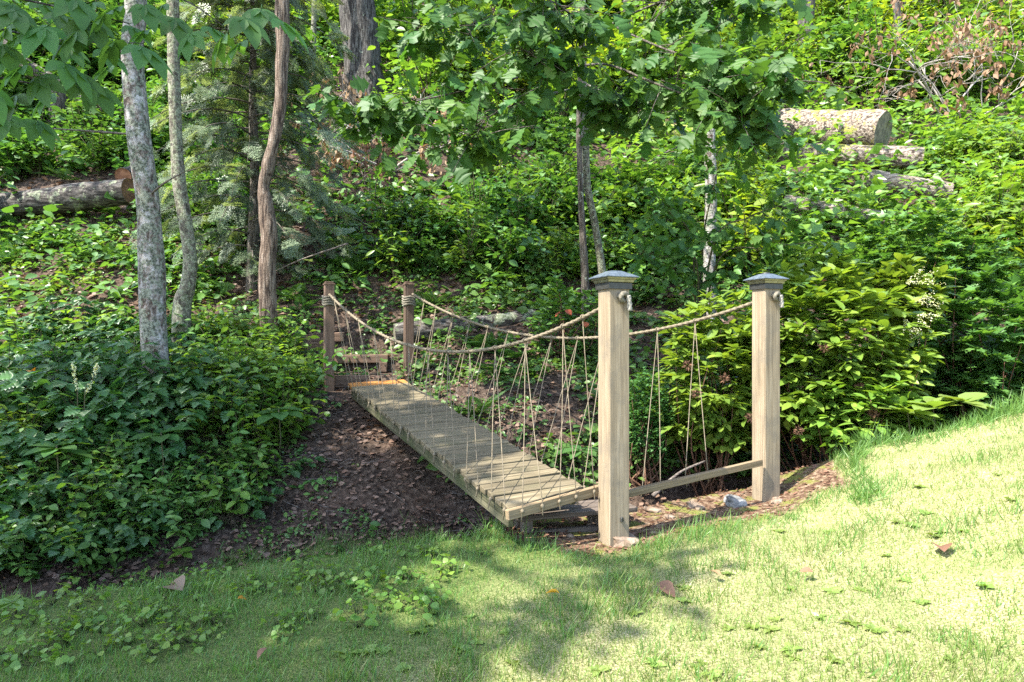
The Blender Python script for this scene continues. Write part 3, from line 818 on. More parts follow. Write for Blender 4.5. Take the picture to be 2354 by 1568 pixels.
link('dead_twig', g.mesh('dead_twig', [M['twig']], True), t_birch)
# slender curved tree
ps = trunk_path([(398, -20, 27), (399, 150, 26), (404, 300, 27), (412, 420, 29), (427, 520, 30), (437, 600, 31), (431, 660, 33), (418, 712, 40)], 8.35, 80,
                top=[(-4.1, 8.3, 7.4, .05), (-4.0, 8.2, 9.2, .03)])
tree('slender_tree', 'slender curved grey-green trunk coated in lichen, second trunk behind the birch', ps, 'lichbark',
     [(-4.6, 8.0, 9.2, .7, .5), (-3.6, 8.6, 9.8, .7, .5), (-2.2, 10.0, 10.8, .9, .5), (-.6, 9.8, 11, .8, .5), (-9.8, 11.2, 12, 1.0, .6), (-10.6, 10.4, 11, 1.3, .7), (-8.2, 11.8, 12, 1.2, .6), (-11.8, 9.6, 11.2, 1.2, .6), (-6.2, 12.2, 12.4, 1.0, .6), (-3.6, 11.6, 11.6, 1.0, .6)], 4200, .16, seed=5)  # unseen clumps added far out from the trunk to shade the slope
# dead barkless trunk
pd = trunk_path([(650, -20, 30), (649, 120, 29), (645, 220, 27), (634, 300, 27), (617, 380, 31), (606, 430, 30), (612, 480, 34), (620, 545, 36), (614, 620, 38), (615, 700, 40), (618, 760, 46)], 8.7, 110,
                top=[(-2.9, 8.8, 7.0, .06), (-2.8, 8.8, 8.6, .03)])
tree('dead_tree', 'crooked bare brown trunk of a dead tree with peeled twisted wood', pd, 'deadbark', amp=.16, freq=7, seed=7, sides=28)
# big far trunk
pf = trunk_path([(818, -30, 80), (826, 60, 82), (832, 140, 84), (838, 215, 98)], 17.5, 40, top=[(-3.9, 17.6, 14, .4), (-3.8, 17.6, 20, .25)])
tree('oak_tree', 'broad grey furrowed trunk of a large tree high on the slope', pf, 'greybark', [(-5, 17, 18, 2.5, 1.6), (-2, 18, 19, 2.6, 1.7), (-4, 16, 21, 2.5, 1.6)], 2500, .3, amp=.12, freq=4, seed=9, sides=30)
# snag beside it
pz_ = trunk_path([(788, 175, 22), (796, 205, 28), (804, 240, 34)], 16.3, 20)
tree('broken_stump', 'pale splintered stump leaning beside the broad grey trunk', pz_, 'deadbark', cat='stump', amp=.25, seed=12)
# twin-stem young oak: dark stem and lichened stem
po = trunk_path([(1338, 60, 11), (1334, 180, 13), (1331, 300, 14), (1334, 430, 14), (1340, 560, 16), (1345, 660, 18)], 9.35, 60, top=[(1.05, 9.3, 7.6, .02)])
t_oak, qo, base_o = tree('oak_tree', 'twin-stemmed young oak behind the bridge with large lobed leaves', po, 'darkbark', seed=14, amp=.08)
p2 = trunk_path([(1338, 40, 11), (1341, 140, 13), (1343, 250, 15), (1346, 350, 17), (1350, 430, 17), (1364, 500, 17), (1374, 560, 18), (1384, 640, 20)], 9.45, 60, top=[(1.0, 9.3, 7.4, .02)])
g = Geo(); g.add(*tube(p2[:, :3] - base_o, p2[:, 3], 20, amp=.08, freq=8)); link('trunk', g.mesh('trunk', [M['lichbark']], True), t_oak)
OAKL = []
for k in range(5):
    r_ = np.random.default_rng(k); v = OAK[0].copy()
    v[:, 2] += .05 * np.sin(v[:, 1] * 7 + k) * np.abs(v[:, 0]) * 4 - (.05 + .06 * k) * v[:, 1] ** 2 + .03 * r_.normal(size=len(v)) * np.abs(v[:, 0]) * 3
    v[:, 0] *= r_.uniform(.85, 1.15)
    OAKL.append((v, OAK[1]))
oak_me = [mesh_from('leaf', v, f, True, [M['oak']]) for v, f in OAKL]
branches = [  # pixel + depth polylines
    [(1340, 130, 9.3), (1200, 175, 7.9), (1040, 215, 7.0), (900, 245, 6.7), (815, 272, 6.6)],
    [(1340, 60, 9.3), (1180, 60, 7.8), (1040, 60, 7.2), (930, 90, 7.0)],
    [(1338, 200, 9.3), (1230, 225, 7.2), (1130, 265, 6.5), (1085, 320, 6.3)],
    [(1335, 20, 9.3), (1410, 60, 7.4), (1520, 110, 6.6), (1640, 150, 6.3), (1760, 180, 6.2), (1900, 190, 6.3)],
    [(1340, 90, 9.3), (1480, 20, 7.2), (1600, -10, 6.8), (1720, 30, 6.6)],
    [(1340, 150, 9.3), (1400, 150, 7.3), (1500, 190, 6.6), (1620, 235, 6.4), (1700, 260, 6.3), (1760, 300, 6.3)],
    [(1340, 170, 9.3), (1290, 150, 7.4), (1240, 130, 6.6), (1190, 110, 6.3)],
    [(1340, 110, 9.3), (1330, 60, 7.5), (1280, 10, 6.7), (1200, -20, 6.3)],
    [(1340, 190, 9.3), (1380, 210, 7.8), (1420, 230, 7.2), (1470, 250, 7.0)],
]
g = Geo(); LP = []; LD = []
for br in branches:
    pp = smooth_path(np.array([P(*b) for b in br]), 40)
    g.add(*tube(pp - base_o, np.linspace(.015, .003, 40), 7, amp=.2, freq=20))
    for _ in range(40):
        i = int(40 * rng.uniform(.3, 1) ** .8); i = min(i, 39)
        side = rng.normal(size=3) * [.30, .28, .16]; tip = pp[i] + side
        g.add(*tube(np.array([pp[i], pp[i] + side * .5 + [0, 0, .02], tip]) - base_o, [.005, .004, .0025], 5))
        k = rng.integers(4, 7); az = rng.uniform(0, 6.28)
        for j in range(k):
            a = az + j * 2.4 + rng.uniform(-.4, .4); LP.append(tip - base_o - side * .12 * j)
            LD.append([math.cos(a), math.sin(a), -rng.uniform(.15, 1.1)])
link('limb', g.mesh('limb', [M['darkbark']], True), t_oak)
LP = np.array(LP); LD = np.array(LD); ordr = rng.permutation(len(LP)); LP = LP[ordr]; LD = LD[ordr]
RR = rots(LD, rng.normal(size=(len(LP), 3)) * .35 + [0, -.45, 1])
for i in range(min(300, len(LP))):
    o = link('leaf', oak_me[i % 5], t_oak); s_ = rng.uniform(.17, .26)
    mw = Matrix(RR[i].tolist()).to_4x4() @ Matrix.Scale(s_, 4); mw.translation = Vector(LP[i]); o.matrix_local = mw
if len(LP) > 300:
    g = Geo(); g.add(*inst(*OAKL[1], LP[300:], RR[300:], rng.uniform(.13, .21, len(LP) - 300)))
    tag(link('foliage', g.mesh('foliage', [M['oak']], True), t_oak), kind='stuff')
# white birch behind the right post, with a leafy young maple in front
pw = trunk_path([(1628, 40, 20), (1630, 200, 24), (1631, 330, 26), (1634, 440, 26), (1631, 560, 27), (1630, 640, 28), (1629, 730, 32)], 9.1, 70, top=[(2.6, 9.1, 7.6, .05), (2.6, 9.1, 9.0, .02)])
tree('birch_tree', 'thin white birch trunk standing behind the pair of capped posts', pw, 'birch', [(2.3, 9.4, 9.2, .7, .5), (1.2, 10.0, 9.6, .7, .4), (3.6, 10.2, 9.8, .6, .4), (.2, 11, 10.4, .8, .5), (4.4, 11.2, 10.6, .6, .4), (2.2, 11.8, 11.2, .8, .5), (-.6, 10.4, 10, .9, .5), (.8, 9.0, 9.6, .7, .4)], 1500, .17, seed=17)
def twig_tree(name, label, cat, root, stems, leaf_t, leaf_m, size, per, mat='stem', group=None, spread=(.25, .2, .16), droop=(.1, .9)):
    ro = empty(name, root, label=label, cat=cat, group=group); g = Geo(); LPp = []; LDd = []
    for br in stems:
        pp = smooth_path(np.array(br), 24); g.add(*tube(pp - root, np.linspace(.014, .003, 24), 6, amp=.2, freq=15))
        for _ in range(per):
            i = int(rng.uniform(5, 23.9)); sd_ = rng.normal(size=3) * spread; tip = pp[i] + sd_
            g.add(*tube(np.array([pp[i], pp[i] + sd_ * .5, tip]) - root, [.003, .002, .0015], 4))
            for j in range(4): LPp.append(tip - root - sd_ * .16 * j); LDd.append(leaf_dirs(1, droop)[0])
    link('stem', g.mesh('stem', [M[mat]], True), ro)
    N = len(LPp); gg = Geo(); gg.add(*inst(*leaf_t, np.array(LPp), rots(np.array(LDd), rng.normal(size=(N, 3)) * .4 + [0, -.2, 1]), size * rng.uniform(.7, 1.25, N)))
    link('foliage', gg.mesh('foliage', [leaf_m], True), ro); return ro
mb = gp(1600, 705); mb[1] = 8.2; mb[0] = (1600 - 1176.5) / F * 8.2; mb = on_ground(mb[0], mb[1])
twig_tree('young_maple', 'dark-leaved young maple in front of the thin white birch trunk', 'tree', mb,
          [[mb, P(1615, 560, 8.0), P(1640, 430, 7.9), P(1660, 330, 7.8)], [mb, P(1590, 560, 7.9), P(1540, 490, 7.7), P(1500, 440, 7.5)],
           [mb, P(1640, 560, 7.8), P(1720, 500, 7.6), P(1800, 470, 7.5)], [mb, P(1650, 600, 7.8), P(1760, 570, 7.5), P(1850, 560, 7.4)], [mb, P(1600, 600, 7.8), P(1530, 590, 7.6), P(1480, 580, 7.5)]],
          OAKL[0], M['oak'], .14, 26)
# more trunks high on the slope
def far_trunk(label, pts, d, mat, tp, seed, name='forest_tree'):
    tree(name, label, trunk_path(pts, d, 30, top=tp), mat, [(tp[-1][0] - .8, tp[-1][1], tp[-1][2], 1.8, 1.2), (tp[-1][0] + 1.2, tp[-1][1] + .5, tp[-1][2] + 1, 1.8, 1.2)], 700, .28, amp=.1, seed=seed, group='tall trees high on the slope')
far_trunk('tall grey trunk behind the tip of the oak branches, high above the logs', [(1856, -30, 34), (1852, 60, 36), (1848, 130, 40)], 19.5, 'greybark', [(8.6, 19.5, 15, .2), (8.7, 19.5, 20, .1)], 21)
far_trunk('thin grey trunk above the dead branches on the slope', [(2060, -30, 16), (2063, 60, 17), (2064, 130, 18)], 18.5, 'greybark', [(10.4, 18.5, 14, .12), (10.5, 18.5, 18, .08)], 23)
far_trunk('leaning dark trunk crossing the slope above the bark log in the shade', [(-60, 40, 30), (10, 110, 32), (70, 160, 34), (130, 205, 36)], 15.0, 'darkbark', [(-13.5, 15.2, 11, .13), (-14.5, 15.2, 14, .08)], 25)
far_trunk('slim mossy trunk between the hemlock and the broad grey trunk', [(722, -30, 12), (720, 80, 13), (718, 170, 14)], 16.5, 'lichbark', [(-4.9, 16.5, 13, .08), (-5, 16.5, 17, .05)], 27)
far_trunk('dark trunk deep in the wood behind the oak leaves', [(1440, -30, 18), (1442, 60, 20), (1444, 140, 22)], 19.0, 'darkbark', [(3.2, 19, 14, .12), (3.2, 19, 18, .08)], 29)

# hemlock: drooping feathery sprays
hb_ = gp(575, 640); hb_ = on_ground((578 - 1176.5) / F * 10.3, 10.3)
hem = empty('hemlock_tree', hb_, label='feathery young hemlock with drooping sunlit sprays between the trunks', cat='tree')
g = Geo(); g.add(*tube(smooth_path(np.array([[0, 0, -.2], [.05, 0, 1.5], [0, .05, 3.2], [.05, .1, 5.5]]), 30), np.linspace(.10, .03, 30), 14, amp=.1, freq=6))
hp = []; hd = []; hs = []; hu = []
for i in range(100):
    z = .35 + 4.9 * (i / 100) ** .9; a = i * 2.39996 + rng.uniform(-.3, .3); Lb = (1.95 * (1 - .07 * z)) * rng.uniform(.7, 1.1) * min(1, .65 + z * .3)
    d = np.array([math.cos(a), math.sin(a), 0]); t = np.linspace(0, 1, 9)[:, None]
    pp = np.array([0, 0, z]) + d * Lb * t + np.array([0, 0, 1]) * (.25 * t - .62 * t * t) * Lb
    g.add(*tube(pp, np.linspace(.016, .003, 9), 5))
    for k in range(15):
        u = rng.uniform(.25, 1); j = u * 8; b0 = pp[int(j) if j < 8 else 8]
        aa = a + rng.choice([-1, 1]) * rng.uniform(.3, 1.1) * (1.1 - u * .6)
        hp.append(b0 + rng.normal(size=3) * .03); hd.append([math.cos(aa), math.sin(aa), -rng.uniform(-.2, 1.3)]); hs.append(rng.uniform(.2, .42) * (1.15 - .25 * u)); hu.append(u)
link('trunk', g.mesh('trunk', [M['darkbark']], True), hem)
hp = np.array(hp); R = rots(np.array(hd), rng.normal(size=(len(hp), 3)) * .5 + [0, -.2, 1]); hs = np.array(hs)
hu = np.array(hu); out_ = hu + rng.normal(size=len(hu)) * .12 > .74
for nm, mt, sel in (('crown', 'hemlock', ~out_), ('new_growth', 'hemtip', out_)):  # outer sprays take the lighter needle colour
    g = Geo(); k_ = np.nonzero(sel)[0]
    g.add(*inst(*HEM[0], hp[k_[::2]], R[k_[::2]], hs[k_[::2]])); g.add(*inst(*HEM[1], hp[k_[1::2]], R[k_[1::2]], hs[k_[1::2]]))
    link(nm, g.mesh(nm, [M[mt]]), hem)

# hickory standing beside the picture; its low twigs hang into view and its unseen crown is shaped to shade bank, lawn and oak
ph = smooth_path(np.array([[-6.6, 2.9, -.5, .24], [-6.5, 2.8, 3, .2], [-6.4, 2.6, 6, .16], [-6.2, 2.4, 9, .1], [-6.1, 2.4, 11, .05]]), 40)
SH = [(-2.4, 5.4, 9.6, .7, .45), (-6.6, 1.35, 8.4, 1.5, 1.0), (-8.0, 3.1, 8.6, 1.7, 1.1), (-6.2, 3.3, 8.8, 1.3, .8), (-7.4, 1.5, 10, 1.6, 1.0), (-7.8, 4.7, 9.0, 1.6, 1.0), (-6.0, .35, 8.2, 1.1, .8), (-5.4, 2.6, 9.4, .9, .7), (-6.1, -1.0, 8.4, 1.2, .7), (-7.3, -.4, 8.8, 1.4, .9), (-7.0, -2.0, 8.6, 1.2, .8), (-3.85, .78, 8.4, .28, .2), (-4.4, .44, 8.4, .32, .22), (-4.95, -.04, 8.4, .4, .3), (-5.4, -.55, 8.4, .5, .3)]
t_hick, qh, base_h = tree('hickory_tree', 'hickory whose low twigs of drooping compound leaves hang before the birch', ph, 'greybark', SH, 11000, .21, seed=31)
hv = Geo()
for j, (a, l) in enumerate(((0, 1.0), (.75, .85), (-.75, .85), (1.5, .6), (-1.5, .6))):
    dd = np.array([[math.sin(a), math.cos(a), -.35]]); hv.add(*inst(OVATE[0] * [.85, 1, 1], OVATE[1], np.array([[0, .12 + (0 if j == 0 else -.05 * (j > 2)), 0]]), rots(dd, np.array([[0, 0, 1.]])), [l]))
hv.add(*tube(np.array([[0, -.35, .05], [0, -.1, .02], [0, .12, 0]]), .008, 4))
HICK = hv.mesh('leaf', [M['hickory']], True)
hk = [(40, 25), (130, 30), (215, 45), (300, 60), (60, 75), (150, 105), (235, 115), (320, 105), (90, 175), (175, 170), (210, 195), (120, 215), (45, 215), (20, 265), (80, 275), (-30, 120), (-20, 200), (250, 30), (170, -5), (90, 5), (20, 60), (110, 60), (280, 15), (340, 70), (0, 100), (60, 150), (-20, 20), (140, 140), (260, 150), (600, 20), (560, 40), (640, 45), (400, 40), (220, 5), (20, 5), (380, 10), (480, 62), (520, 80), (560, 95), (440, 75), (10, 130), (330, 10), (185, 70), (270, 90)]
g = Geo()
for vx, vy in hk:
    d = 4.6 + rng.uniform(-.5, .6); p = P(vx, vy, d)
    o = link('leaf', HICK, t_hick); a = rng.uniform(-1.9, 1.9)
    Rm = rots(np.array([[math.sin(a), -math.cos(a) * .6, -rng.uniform(.35, .9)]]), np.array([[rng.normal() * .3, -.3, 1.]]))[0]
    mw = Matrix(Rm.tolist()).to_4x4() @ Matrix.Scale(rng.uniform(.19, .26), 4); mw.translation = Vector(p - base_h); o.matrix_local = mw
for br in ([(-900, -150, 4.4), (-200, 20, 4.5), (120, 90, 4.6), (330, 100, 4.6)], [(-900, -100, 4.4), (-200, 120, 4.5), (60, 190, 4.6), (210, 180, 4.7)], [(-900, -80, 4.5), (-200, 200, 4.6), (40, 240, 4.6)], [(-500, -260, 4.6), (100, -100, 4.7), (400, -10, 4.7), (540, 80, 4.8)], [(-600, -200, 4.5), (-100, -40, 4.5), (150, 20, 4.6), (300, 55, 4.7)]):
    pp = smooth_path(np.array([P(*b) for b in br]), 20) - base_h; g.add(*tube(pp, np.linspace(.012, .003, 20), 6))
link('limb', g.mesh('limb', [M['greybark']], True), t_hick)

# ------------------------------------------------------------------ logs and dead wood
def log(name, label, a, b, ra, rb, mat, endmat=None, cat='log', amp=.08, seed=0, group=None, sides=26, bow=0.0):
    a = np.array(a); b = np.array(b); m = (a + b) / 2
    pth = smooth_path(np.array([a, m + [0, 0, bow], b]), 40) - m
    g = Geo(); V, Fs = tube(pth, np.linspace(ra, rb, 40), sides, cap=False, amp=amp, freq=4, seed=seed); g.add(V, Fs)
    root = empty(name, m, label=label, cat=cat, group=group)
    link('bark', g.mesh('bark', [M[mat]], True), root)
    for end, idx in ((0, 0), (1, 39)):
        ring = V.reshape(40, sides, 3)[idx]; c = ring.mean(0); ax = (pth[0] - pth[1]) if end == 0 else (pth[-1] - pth[-2]); ax /= np.linalg.norm(ax)
        W = np.vstack([ring, c + (ring - c) * .93 - ax * .012, c + (ring - c) * .5 - ax * .006, c[None]]); j = np.arange(sides); k = (j + 1) % sides
        Q = np.concatenate([np.stack([j, k, k + sides, j + sides], 1), np.stack([j + sides, k + sides, k + 2 * sides, j + 2 * sides], 1)])
        T = np.stack([j + 2 * sides, k + 2 * sides, np.full(sides, 3 * sides)], 1)
        link('cut_end', mesh_from('cut_end', W, [Q, T], False, [M[endmat or 'endgrain']]), root)
    return root
def gd(vx, vy):   # depth of the ground there
    return gp(vx, vy)[1]
d1 = gd(1950, 345)
log('log', 'thick sunlit log with a sawn dark-ringed end lying across the slope', P(1690, 292, d1 + 1.5), P(2030, 304, d1 - .9), .5 * 92 / F * d1, .5 * 88 / F * d1, 'logbark', seed=41)
log('log', 'long mossy-topped log lying under the thick sawn log', P(1640, 350, d1 + .2), P(2120, 366, d1 - 1.5), .5 * 52 / F * d1, .5 * 48 / F * d1, 'logbark', seed=42)
d2 = gd(1950, 515)
log('log', 'weathered pale log half sunk in plants below the sawn logs', P(1800, 468, d2 + .5), P(2050, 512, d2 - .1), .5 * 46 / F * d2, .5 * 44 / F * d2, 'deadlog', seed=43)
d3 = gd(2050, 440)
log('log', 'sun-bleached log end among the bright weeds', P(1985, 410, d3), P(2180, 445, d3 - .3), .5 * 46 / F * d3, .5 * 48 / F * d3, 'deadlog', seed=44)
d4 = gd(1470, 325)
log('log', 'dark mossy log behind the twin oak stems', P(1360, 292, d4), P(1590, 312, d4 - .4), .5 * 48 / F * d4, .5 * 40 / F * d4, 'mosslog', seed=45)
d5 = gd(150, 500)
log('log', 'rough bark log lying in the shade left of the birch'.replace(' left of ', ' beside '), P(-160, 497, d5 + .2), P(300, 440, d5 - .3), .5 * 64 / F * d5, .5 * 60 / F * d5, 'greylog', 'orangegrain', seed=46, amp=.1)
log('log', 'short log showing an orange sawn end behind the birch', P(330, 392, d5 + .7), P(283, 405, d5 - .2), .5 * 34 / F * d5, .5 * 36 / F * d5, 'greybark', 'orangegrain', seed=47)
d6 = gd(1050, 765)
log('log', 'old grey log lying on the bank behind the rope-wrapped post', P(906, 768, 8.95), P(1230, 730, 9.5), .5 * 46 / F * 9, .5 * 40 / F * 9, 'greylog', seed=48, amp=.14)
d7 = gd(250, 290)
log('log', 'thick grey leaning log behind the sunlit hemlock sprays', P(190, 235, d7), P(330, 275, d7 - .2), .5 * 50 / F * d7, .5 * 52 / F * d7, 'greylog', seed=49)
def twigs(g, p, d, L, r, depth, tips, rr, wob=.35):
    n = 5; pts = [p]
    for i in range(n):
        d = d + rr.normal(size=3) * wob * .4; d /= np.linalg.norm(d); pts.append(pts[-1] + d * L / n)
    g.add(*tube(np.array(pts), np.linspace(r, r * .55, n + 1), 6 if r > .008 else 4))
    if depth == 0: tips.append((pts[-1], d)); return
    for k in range(rr.integers(2, 4)):
        q = pts[rr.integers(2, n + 1)]; dd = d + rr.normal(size=3) * .75; dd /= np.linalg.norm(dd)
        twigs(g, q, dd, L * rr.uniform(.55, .8), r * .55, depth - 1, tips, rr, wob)
def dead_branch(name, label, root, stems, L, r, depth, nl, seed, lsize=.09, mat='twig'):
    rr = np.random.default_rng(seed); ro = empty(name, root, label=label, cat='dead branch'); g = Geo(); tips = []
    for d in stems: twigs(g, np.zeros(3), np.array(d, float) / np.linalg.norm(d), L * rr.uniform(.8, 1.2), r, depth, tips, rr)
    link('branch', g.mesh('branch', [M[mat]], True), ro)
    tp = np.array([t[0] for t in tips]); pos = tp[rr.integers(0, len(tp), nl)] + rr.normal(size=(nl, 3)) * [.06, .06, .06] - [0, 0, .04]
    gg = Geo(); gg.add(*inst(*DIAM, pos, rots(leaf_dirs(nl, (.6, 3), rr), rr.normal(size=(nl, 3))), lsize * rr.uniform(.6, 1.4, nl)))
    link('withered_leaves', gg.mesh('withered_leaves', [M['deadleaf']]), ro); return ro
rt = gp(2200, 290); dead_branch('dead_branch', 'pale dead treetop with curled brown leaves on the sunny slope', rt, [(-.9, -.2, .75), (-.2, -.3, 1), (.5, -.1, 1), (-.6, 0, 1.1), (.9, -.2, .6), (-1.1, -.3, .35)], 1.9, .026, 4, 900, 51, .14, 'paletwig')
rt = gp(900, 400); dead_branch('dead_branch', 'fallen grey branches with withered brown leaves between the hemlock and the oak', rt, [(-1, -.2, .35), (.6, -.3, .7), (-.4, -.4, .8), (1, -.2, .4), (-.9, -.4, .7)], 1.4, .028, 3, 620, 53, .13, 'paletwig')
rt = gp(860, 470); dead_branch('dead_branch', 'hanging clump of brown withered twigs beneath the fallen grey branches', rt, [(-.4, -.4, .8), (.4, -.3, .7), (0, -.6, .6)], .7, .012, 2, 260, 54, .1)
d8 = gd(900, 350)
log('fallen_tree', 'slanting grey fallen trunk above the withered branches', P(780, 400, d8 - .6), P(1010, 228, d8 + .6), .5 * 20 / F * d8, .5 * 24 / F * d8, 'greylog', cat='fallen tree', seed=55, sides=14)
for k, (a, b, dd, w, lab) in enumerate((((1420, 425), (1570, 330), gd(1450, 430), 8, 'long thin bare branch leaning across the dark hollow behind the oak stems'),
                           ((1500, 1140), (1620, 1060), 6.25, 10, 'broken grey stick lying in the gully beneath the tie board'),
                           ((800, 560), (560, 660), 9.6, 5, 'thin dry twig under the hemlock'))):
    pp = smooth_path(np.array([P(*a, dd), (P(*a, dd) + P(*b, dd + .2)) / 2 + [0, 0, .05], P(*b, dd + .2)]), 12); m = pp.mean(0); g = Geo()
    g.add(*tube(pp - m, np.linspace(w / 2 / F * dd, w / 4 / F * dd, 12), 8, amp=.2, freq=12))
    link('fallen_stick', g.mesh('fallen_stick', [M['twig']], True), None, m, label=lab, cat='stick')

# ------------------------------------------------------------------ plants
def plant_mesh(kind, seed, mat):
    r = np.random.default_rng(seed); g = Geo(); pos = []; dirs = []; sz = []
    if kind == 'herb':
        for s in range(7):
            a = r.uniform(0, 6.28); tilt = r.uniform(.1, .75); L = r.uniform(.28, .62)
            d = np.array([math.cos(a) * tilt, math.sin(a) * tilt, 1]); d /= np.linalg.norm(d)
            pp = np.array([d * L * t + np.array([math.cos(a), math.sin(a), 0]) * .10 * t * t for t in np.linspace(0, 1, 6)])
            g.add(*tube(pp, np.linspace(.004, .002, 6), 4), mat=1)
            for k in range(4):
                t = .45 + .55 * k / 3; p = pp[int(t * 5)]
                for sgn in (0, 1):
                    b = a + 1.57 * k + 3.14 * sgn + r.uniform(-.4, .4); pos.append(p); dirs.append([math.cos(b), math.sin(b), -r.uniform(-.15, .5)]); sz.append(r.uniform(.075, .125) * (1.1 - .25 * (k == 3)))
        T = OVATE
    elif kind == 'tooth':
        for s in range(8):
            a = r.uniform(0, 6.28); tilt = r.uniform(.2, .9); L = r.uniform(.3, .6)
            d = np.array([math.cos(a) * tilt, math.sin(a) * tilt, 1]); d /= np.linalg.norm(d)
            pp = np.array([d * L * t + np.array([math.cos(a), math.sin(a), -.3]) * .14 * t * t for t in np.linspace(0, 1, 6)])
            g.add(*tube(pp, np.linspace(.004, .002, 6), 4), mat=1)
            for k, (al, ds) in enumerate(((0, .0), (.8, .02), (-.8, .02), (1.3, .11), (-1.3, .11), (.9, .14), (-.9, .14))):
                b = a + al + r.uniform(-.2, .2); pos.append(pp[-1] - d * ds + r.normal(size=3) * .01); dirs.append([math.cos(b), math.sin(b), -r.uniform(.0, .55)]); sz.append(r.uniform(.10, .16))
        T = TOOTH
    elif kind == 'small':
        for s in range(26):
            a = r.uniform(0, 6.28); rad = r.uniform(.02, .2); h = r.uniform(.03, .2)
            pos.append([math.cos(a) * rad, math.sin(a) * rad, h]); dirs.append([math.cos(a), math.sin(a), -r.uniform(-.3, .5)]); sz.append(r.uniform(.035, .07))
        T = OVATE
    elif kind == 'round':
        for s in range(12):
            a = r.uniform(0, 6.28); rad = r.uniform(.02, .1); h = r.uniform(.03, .1)
            pos.append([math.cos(a) * rad, math.sin(a) * rad, h]); dirs.append([math.cos(a), math.sin(a), -r.uniform(-.1, .6)]); sz.append(r.uniform(.03, .055))
            g.add(*tube(np.array([[0, 0, 0], pos[-1]]), .0015, 3), mat=1)
        T = (OVATE[0] * [1.75, 1, 1], OVATE[1])
    elif kind == 'rosette':
        for s in range(7):
            a = s * .9 + r.uniform(-.3, .3); pos.append([0, 0, .01]); dirs.append([math.cos(a), math.sin(a), r.uniform(.05, .35)]); sz.append(r.uniform(.06, .11))
        T = OVATE
    pos = np.array(pos); N = len(pos)
    g.add(*inst(*T, pos, rots(np.array(dirs), r.normal(size=(N, 3)) * .3 + [0, 0, 1]), np.array(sz)))
    return g.mesh(kind, [mat, M['stem']], True)
LAND = [(350, 880, 'the birch foot'), (40, 820, 'the shaded log bank'), (560, 800, 'the dead trunk foot'), (700, 880, 'the timber steps'), (640, 1070, 'the large ribbed whorl'), (130, 1180, 'the drooping long-leaved whorl'), (370, 1150, 'the broad dark plant'),
        (180, 1290, 'the dark star of leaves'), (500, 1230, 'the bare gully soil'), (420, 700, 'the curved lichened trunk'), (250, 960, 'the flower spikes'), (150, 470, 'the rough bark log'), (290, 400, 'the orange sawn end'), (580, 450, 'the hemlock'), (820, 120, 'the broad grey trunk'),
        (900, 340, 'the withered branches'), (1060, 590, 'the fern cluster'), (1050, 745, 'the old grey log'), (1340, 620, 'the twin oak stems'), (1480, 300, 'the dark mossy log'), (1630, 650, 'the thin white birch'), (1930, 310, 'the thick sawn log'), (1950, 500, 'the pale sunken log'), (2080, 430, 'the sun-bleached log'),
        (2070, 650, 'the bright laurel spray'), (2130, 590, 'the toothed-leaf shrub'), (1580, 480, 'the young maple'), (1430, 420, 'the long bare branch'), (860, 470, 'the hanging brown twigs'), (980, 640, 'the far post by the old log'), (2180, 200, 'the dead treetop'), (1850, 80, 'the tall grey trunk'), (2063, 60, 'the thin grey trunk'), (1442, 80, 'the dark inner trunk'), (720, 120, 'the slim mossy trunk'), (60, 150, 'the leaning dark trunk'), (2260, 600, 'the dark broad-leaved shrub'),
        (545, 1398, 'the tiny yellow leaf'), (1286, 1385, 'the golden leaf'), (1510, 1362, 'the curled tan leaf'), (2170, 1290, 'the large brown leaf'), (1870, 1338, 'the orange leaf'), (420, 1340, 'the broad tan leaf'), (615, 1518, 'the small brown leaf'), (1412, 1260, 'the flat tan stone'), (1690, 1180, 'the pale grey stone')]
def near_label(label, p):
    vx, vy = proj(np.asarray(p)); k = min(LAND, key=lambda a: (a[0] - vx) ** 2 + 1.6 * (a[1] - vy) ** 2)
    return label + ' near ' + k[2]
def scatter(name, meshes, pts, smin, smax, labelfn, cat, group, tilt=.15, sink=.02):
    for i, p in enumerate(pts):
        o = bpy.data.objects.new(name, meshes[i % len(meshes)]); COL.objects.link(o)
        o.location = (p[0], p[1], p[2] - sink); s_ = rng.uniform(smin, smax); o.scale = (s_, s_, s_ * rng.uniform(.85, 1.1))
        o.rotation_euler = (rng.normal() * tilt, rng.normal() * tilt, rng.uniform(0, 6.28))
        tag(o, near_label(labelfn(p) if callable(labelfn) else labelfn, p), cat, group)
herb = [plant_mesh('herb', 100 + k, M['herb']) for k in range(5)]
herbB = [plant_mesh('herb', 110 + k, M['bright']) for k in range(4)]
tooth = [plant_mesh('tooth', 120 + k, M['cohosh']) for k in range(5)]
smalls = [plant_mesh('small', 130 + k, M['herb']) for k in range(4)]
rounds = [plant_mesh('round', 140 + k, M['bright']) for k in range(4)]
roset = [plant_mesh('rosette', 150 + k, M['weed']) for k in range(3)]
bankL = [(-60, 790), (150, 750), (330, 760), (420, 790), (470, 900), (470, 1010), (300, 1060), (100, 1030), (-60, 1000)]
bankR = [(400, 780), (560, 770), (700, 840), (735, 900), (680, 990), (660, 1060), (560, 1090), (470, 1010)]
bankB = [(-60, 1010), (300, 1060), (560, 1090), (660, 1090), (600, 1170), (480, 1240), (380, 1300), (200, 1330), (-60, 1350)]
def pts_in(poly, n): return ground_px(*sample_poly(poly, n))
p = pts_in(bankL, 150); scatter('toothed_plant', tooth, p, .75, 1.15, 'dark plant with toothed leaves', 'plant', 'toothed plants on the shady bank')
p = np.vstack([pts_in(bankR, 110), pts_in(bankL, 25)]); p = p[~bridge_near(p, .12)]
scatter('leafy_plant', herbB + herb[:2], p, .75, 1.1, 'bushy oval-leaved herb on the upper bank', 'plant', 'oval-leaved herbs on the upper bank', )
